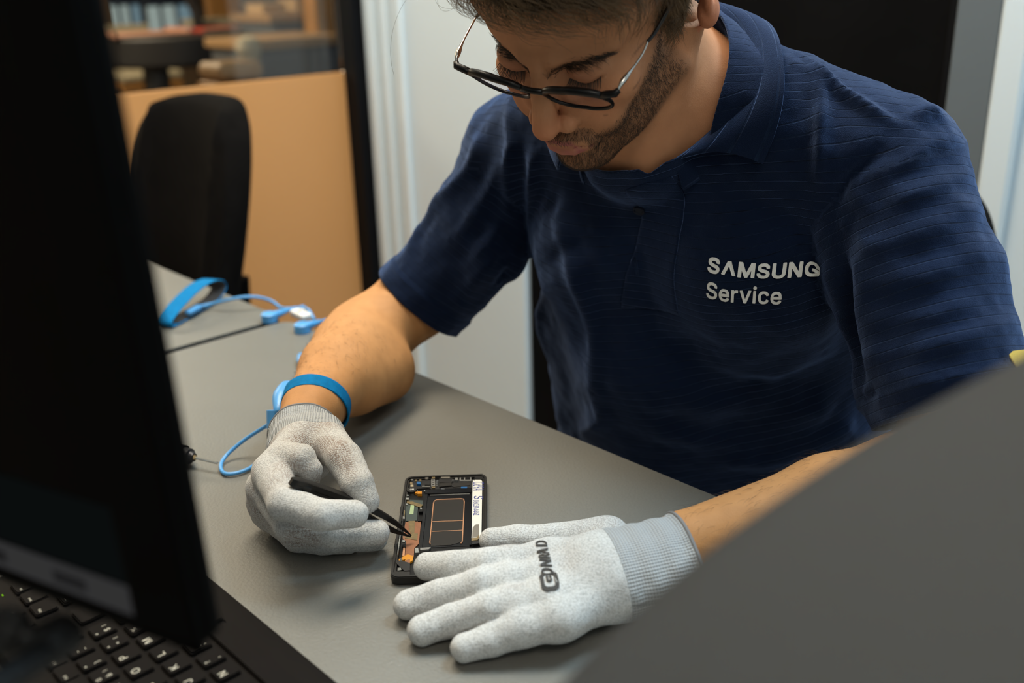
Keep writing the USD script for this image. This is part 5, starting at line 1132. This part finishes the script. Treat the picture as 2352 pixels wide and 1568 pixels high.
add(t, 'block', xf(rbox((.036, .016, .009), .003, 3), np.stack([unit(onz(712, 742, T0) - onz(672, 722, T0)), np.cross([0, 0, 1], unit(onz(712, 742, T0) - onz(672, 722, T0))), [0, 0, 1]], 1), wd + [0, 0, .0050]), 'white_plastic'); add(t, 'socket', xf(lathe([(0, 0), (.005, 0), (.005, .003), (.003, .003), (.003, .0015), (0, .0015)], 16), None, wd + [0, 0, .0092]), 'white_plastic')
# ---------------------------------------------------------------- screwdriver
sA, sB = onz(499, 1063, T0 + .0095), onz(446, 1050, T0 + .0105); sd_ = unit(sB - sA); sd_[2] = 0; sd_ = unit(sd_)
sw = thing('screwdriver', 'precision screwdriver with black handle lying on the bench behind the screen', 'screwdriver', sB)
add(sw, 'shaft', tube([sA, sB + sd_ * .004], .0013, 8), 'steel'); add(sw, 'blade', bar(sA - sd_ * .001, sA + sd_ * .006, .003, .0008, c=.0002), 'steel')
Lp = np.linalg.norm(sB - sA); hpth = [sB, sB + sd_ * .004, sB + sd_ * .005, sB + sd_ * .012]; add(sw, 'ferrule', tube(hpth, [.0040, .0055, .0075, .0080], 18), 'metal_dark', 40); add(sw, 'handle', tube([sB + sd_ * .012, sB + sd_ * .022, sB + sd_ * .06, sB + sd_ * .10, sB + sd_ * .104], [.0095, .0098, .0075, .0092, .005], 20), 'plastic_black', 40)
add(sw, 'bit_socket', tube([sB - sd_ * .002, sB + sd_ * .001], [.0022, .0028], 10), 'gold_metal')
# ---------------------------------------------------------------- laptop
KB = np.array([-.225, .535]) ; KX = -EA; KY = -NA; KP = .019; ZK = T0 + .0205
KR = np.stack([KX, KY, [0, 0, 1]], 1)
def kp(x, y, z=0): return np.array([KB[0], KB[1], ZK]) + KX * (x - 9) * KP + KY * (y - 1) * KP + np.array([0, 0, z])
front = (onz(480, 1330, T0 + .016) + onz(775, 1568, T0 + .016)) / 2
yf = ((front - kp(9, 1)) @ KY) / KP + 1; xr, xl, yb = 18.9, .2, 5.0
lt = thing('keyboard', 'black computer keyboard with low keys facing the technician under the dark screen', 'keyboard', kp((xr + xl) / 2, (yf + yb) / 2, -.0205))
def kbox(x0, x1, y0, y1, z0, z1, c): return xf(cbox(((x1 - x0) * KP, (y1 - y0) * KP, z1 - z0), c), KR, kp((x0 + x1) / 2, (y0 + y1) / 2, (z0 + z1) / 2))
Ld = (yb - yf) * KP; Wd = (xr - xl) * KP
profile = Polygon([(0, .0165), (.002, .0175), (.010, .0194), (.018, .0200), (Ld, .0200), (Ld, .003), (.02, .001), (.004, .006)])
m = plate(profile, Wd); Rl = np.stack([KY, [0, 0, 1], np.cross(KY, [0, 0, 1])], 1); o_ = kp(xl, yf, -.0202); sgn = np.cross(KY, [0, 0, 1]) @ KX
m = xf(m, Rl, o_ + (0 if sgn > 0 else 1) * KX * Wd); add(lt, 'base', m, 'laptop_black', 30)
add(lt, 'palm_rest_line', kbox(xl + .3, xr - .3, yf + 1.05, yf + 1.09, -.0003, .0003, .0001), 'plastic_black', False)
ROWS = {-1: [(1.2, 'Ctrl'), (2.25, 'Fn'), (3.3, ''), (4.4, 'Alt')], 
 0: [(.9, '<'), (2.25, 'W'), (3.25, 'X'), (4.25, 'C'), (5.25, 'V'), (6.25, 'B'), (7.25, 'N'), (8.25, '?,'), (9.25, '.;'), (10.25, '/:'), (11.25, '+=')],
 1: [(1.75, 'Q'), (2.75, 'S'), (3.75, 'D'), (4.75, 'F'), (5.75, 'G'), (6.75, 'H'), (7.75, 'J'), (8.75, 'K'), (9.75, 'L'), (10.75, 'M'), (11.75, '%ù'), (12.75, '£µ')],
 2: [(1.5, 'A'), (2.5, 'Z'), (3.5, 'E'), (4.5, 'R'), (5.5, 'T'), (6.5, 'Y'), (7.5, 'U'), (8.5, 'I'), (9.5, 'O'), (10.5, 'P'), (11.5, '^"['), (12.5, '*$]')],
 3: [(1, '1&'), (2, '2é'), (3, '3"'), (4, "4'"), (5, '5('), (6, '6'), (7, '7è'), (8, '8!'), (9, '9ç{'), (10, '0à}'), (11, '°)'), (12, '_-')],
 4: [(x * 1.0, t) for x, t in ((1, 'Esc'), (2, 'F1'), (3, 'F2'), (4, 'F3'), (5, 'F4'), (6, 'F5'), (7, 'F6'), (8, 'F7'), (9, 'F8'), (10, 'F9'), (11, 'F10'), (12, 'F11'), (13, 'F12'), (14, 'Impr'), (15, 'Inser'), (16, 'Suppr'))]}
def keycap(w, d): 
    b = rrect(w, d, .0022); t = rrect(w - .0012, d - .0012, .0020); m1, m2 = plate(b, .0012, .0004), plate(t, .0010, .0016); return merge(m1, m2)
_lg = {}
def key(x, y, text, w=.82, d=.82, icon=None):
    m = xf(keycap(w * KP, d * KP), KR, kp(x, y)); kpth = add(lt, 'key', m, 'key_black', 25)
    well = None
    L_ = []
    small = len(text) > 1
    def put(t, ux, uy, h): 
        if t.strip(): g = letters(t, h); L_.append(affinity.translate(g, -w * KP / 2 + ux, d * KP / 2 - uy - h))
    if icon: L_.append(icon)
    elif not small: put(text, .0026, .0022, .0052)
    elif text[0].isalpha() and len(text) > 2: put(text, .0020, .0030, .0017)
    elif text[:1] == 'F': put(text, .0020, .0020, .0019)
    else: 
        put(text[0], .0026, .0018, .0032); put(text[1], .0026, .0080, .0036)
        if len(text) > 2: put(text[2], .0095, .0085, .0024)
    if L_:
        g = union_all(L_); add(kpth, 'legend', xf(plate(g, .00012, .0026), KR, kp(x, y)), 'key_legend', False)
for r_, ks in ROWS.items():
    for x_, t_ in ks:
        if x_ < 4.2: continue
        if r_ == 4: key(x_, 3.86, t_, .97, .62)
        else: key(x_, r_, t_)
bs = union_all([Polygon([(-.003, -.0016), (.0025, -.0016), (.0025, .0016), (-.003, .0016), (-.0052, 0)]).exterior.buffer(.0003), LineString([(-.0016, -.0009), (.0012, .0009)]).buffer(.0003), LineString([(-.0016, .0009), (.0012, -.0009)]).buffer(.0003)])
key(13.52, 3, '', 1.86, .82, icon=affinity.translate(bs, .009, .003)); key(13.85, 1.5, '', 1.02, 1.82); key(13.35, 0, '', 2.9, .82)
key(7.2, -1.06, '', 4.9, .92); key(10.4, -1.02, 'Alt', .9); key(11.4, -1.02, 'Impr', .9); key(12.4, -1.02, 'Ctrl', .9); [key(x_, y_, t_, .9) for x_, y_, t_ in ((15.45, 3, 'Orig'), (16.45, 3, 'Num'), (17.45, 3, 'Fin'), (15.45, 2, '7'), (16.45, 2, '8'), (17.45, 2, '9'), (15.45, 1, '4'), (16.45, 1, '5'), (17.45, 1, '6'), (15.45, 0, '1'), (16.45, 0, '2'), (17.45, 0, '3'))]
add(lt, 'power_led', xf(rbox((.0022, .0010, .0006), .0003), KR, kp(17.5, 3.80, .0003)), 'led_green', False)
# ---------------------------------------------------------------- dark monitor close to the camera
mc = ond(526, 1450, .40); ml = onz(-6, 1258, mc[2]); wdir = unit(ml - mc); mn = unit(np.cross([0, 0, 1], wdir)); mn = mn if mn @ (CAM - mc) > 0 else -mn
best = min(np.linspace(-1.1, 1.1, 881), key=lambda t: abs((lambda q: q[0] + (0 - q[1]) * (q[0] - proj(mc)[0]) / (q[1] - proj(mc)[1]))(proj(mc + (np.array([0, 0, 1]) * math.cos(t) + mn * math.sin(t)) * .25)) - 262))
mu = np.array([0, 0, 1]) * math.cos(best) + mn * math.sin(best); mn = np.cross(wdir, mu); mn = mn if mn @ (CAM - mc) > 0 else -mn
if np.linalg.det(np.stack([wdir, mu, mn], 1)) < 0: pass
def mbox(x0, x1, y0, y1, z0, z1, r=.002):
    m = rbox((x1 - x0, y1 - y0, z1 - z0), r, 3); v = m.vertices + np.array([(x0 + x1) / 2, (y0 + y1) / 2, (z0 + z1) / 2 + .016]); f = m.faces
    w_ = mc + v[:, :1] * wdir + v[:, 1:2] * mu + v[:, 2:] * mn
    if np.linalg.det(np.stack([wdir, mu, mn], 1)) < 0: f = f[:, ::-1]
    return trimesh.Trimesh(w_, f, process=False)
MW, MH = .52, .31
mo = thing('monitor', 'dark computer monitor out of focus at the left edge, close to the camera', 'monitor', np.array([*(mc + wdir * MW / 2 - mn * .05)[:2], TABLE]))
add(mo, 'housing', mbox(0, MW, 0, MH, -.016, -.0012, .006), 'plastic_black'); add(mo, 'bezel', merge(mbox(0, .034, 0, MH, -.004, .001, .002), mbox(MW - .02, MW, 0, MH, -.004, .001, .002), mbox(0, MW, 0, .007, -.004, .001, .002), mbox(0, MW, MH - .012, MH, -.004, .001, .002)), 'plastic_black')
add(mo, 'screen', mbox(.030, MW - .015, .005, MH - .01, -.006, -.0004, .001), 'screen_off', False)
sc = lambda x0, x1, y0, y1: mbox(x0, x1, y0, y1, -.0004, -.0001, .0001)
add(mo, 'task_bar', sc(.0345, MW - .02, .0075, .0215), 'screen_bar', False); add(mo, 'window_area', sc(.0345, .30, .0225, .058), 'screen_dim', False)
for k in range(2): add(mo, 'bar_icon', mbox(.060 + k * .050, .080 + k * .050, .011, .017, -.0001, .0001, .0001), 'screen_icon', False)
zb = mc + wdir * MW * .5 + mu * MH * .55 - mn * .004; po = np.array([-.66, .60, TABLE])
add(mo, 'mount_plate', mbox(MW * .5 - .05, MW * .5 + .05, MH * .55 - .05, MH * .55 + .05, -.024, -.015, .003), 'plastic_black')
add(mo, 'stand_arm', tube(smooth_path([zb, zb - mn * .05, np.array([po[0], po[1], zb[2] - .02]) * .5 + zb * .5 - mn * .06, np.array([po[0], po[1], zb[2] - .02])], 20), .016, 12), 'plastic_black', True)
add(mo, 'stand_post', tube([po + [0, 0, .01], np.array([po[0], po[1], zb[2] + .03])], .018, 14), 'plastic_black'); add(mo, 'stand_foot', xf(lathe([(0, 0), (.09, 0), (.09, .006), (.08, .012), (0, .014)], 32), None, po + [0, 0, .0004]), 'plastic_black')
# black clamp rod in the lower left corner
ra, rb2 = ond(-30, 1590, .33), ond(100, 1500, .36); kn = ond(112, 1478, .365)
ar = thing('clamp_arm', 'black rod with a clamp knob, out of focus in the lower left corner', 'clamp arm', np.array([*ra[:2], TABLE]))
add(ar, 'rod', tube([ra + (ra - rb2) * .6, ra, rb2], .0054, 14), 'plastic_soft', True); add(ar, 'knob', tube([kn - unit(rb2 - ra) * .006, kn, kn + unit(rb2 - ra) * .010], [.0062, .0085, .0078], 16), 'plastic_soft', 40); add(ar, 'screw_eye', tube([ond(0, 1440, .36), ond(20, 1452, .365)], [.008, .009], 14), 'plastic_soft', 40)
q_ = ra + (ra - rb2) * .6; add(ar, 'post', tube([np.array([q_[0], q_[1], TABLE + .001]), q_ + [0, 0, .01]], .007, 12), 'plastic_soft', True); add(ar, 'link', tube([ond(10, 1446, .3625), kn], .005, 10), 'plastic_soft', True)
# ---------------------------------------------------------------- grey cover close to the camera at the lower right
gc = ond(1640, 1262, .30); gn = unit(-CF * .8 + np.array([0, 0, .25]) + CR * -.15); gx = unit(np.cross([0, 0, 1], gn)); gy = np.cross(gn, gx)
ol = np.array([onplane(x, y, gc, gn) for x, y in ((2560, 690), (2352, 812), (2180, 905), (2000, 1005), (1820, 1122), (1640, 1252), (1500, 1368), (1385, 1472), (1290, 1568), (1215, 1660), (1180, 1760))])
pl_ = [((p - gc) @ gx, (p - gc) @ gy) for p in smooth_path(ol, 40)]; ymin = min(p[1] for p in pl_); zlow = (TABLE + .012 - gc[2]) / gy[2]
pl_ = Polygon(pl_ + [(pl_[-1][0] + .01, ymin - .05), (pl_[0][0], ymin - .05)]).buffer(0)
cov = thing('equipment_cover', 'large grey plastic cover with rounded edge, out of focus at the lower right corner', 'equipment cover', np.array([*gc[:2], TABLE]))
GRM = np.stack([gx, gy, gn], 1)
add(cov, 'shell', xf(merge(plate(pl_.buffer(-.004), .012, -.012), plate(pl_.buffer(-.0012), .0095, -.0108), plate(pl_, .0066, -.0094)), GRM, gc), 'cover_grey', 20)
bb = pl_.bounds; lowp = gc + gx * (bb[0] * .1 + bb[2] * .9 - .06) + gy * (bb[1] + .02) - gn * .012
add(cov, 'support', tube([lowp, np.array([lowp[0] , lowp[1], TABLE + .004])], .015, 12), 'cover_grey', True); add(cov, 'foot', xf(rbox((.12, .10, .01), .004, 2), RM, np.array([lowp[0], lowp[1], TABLE + .0055])), 'cover_grey')
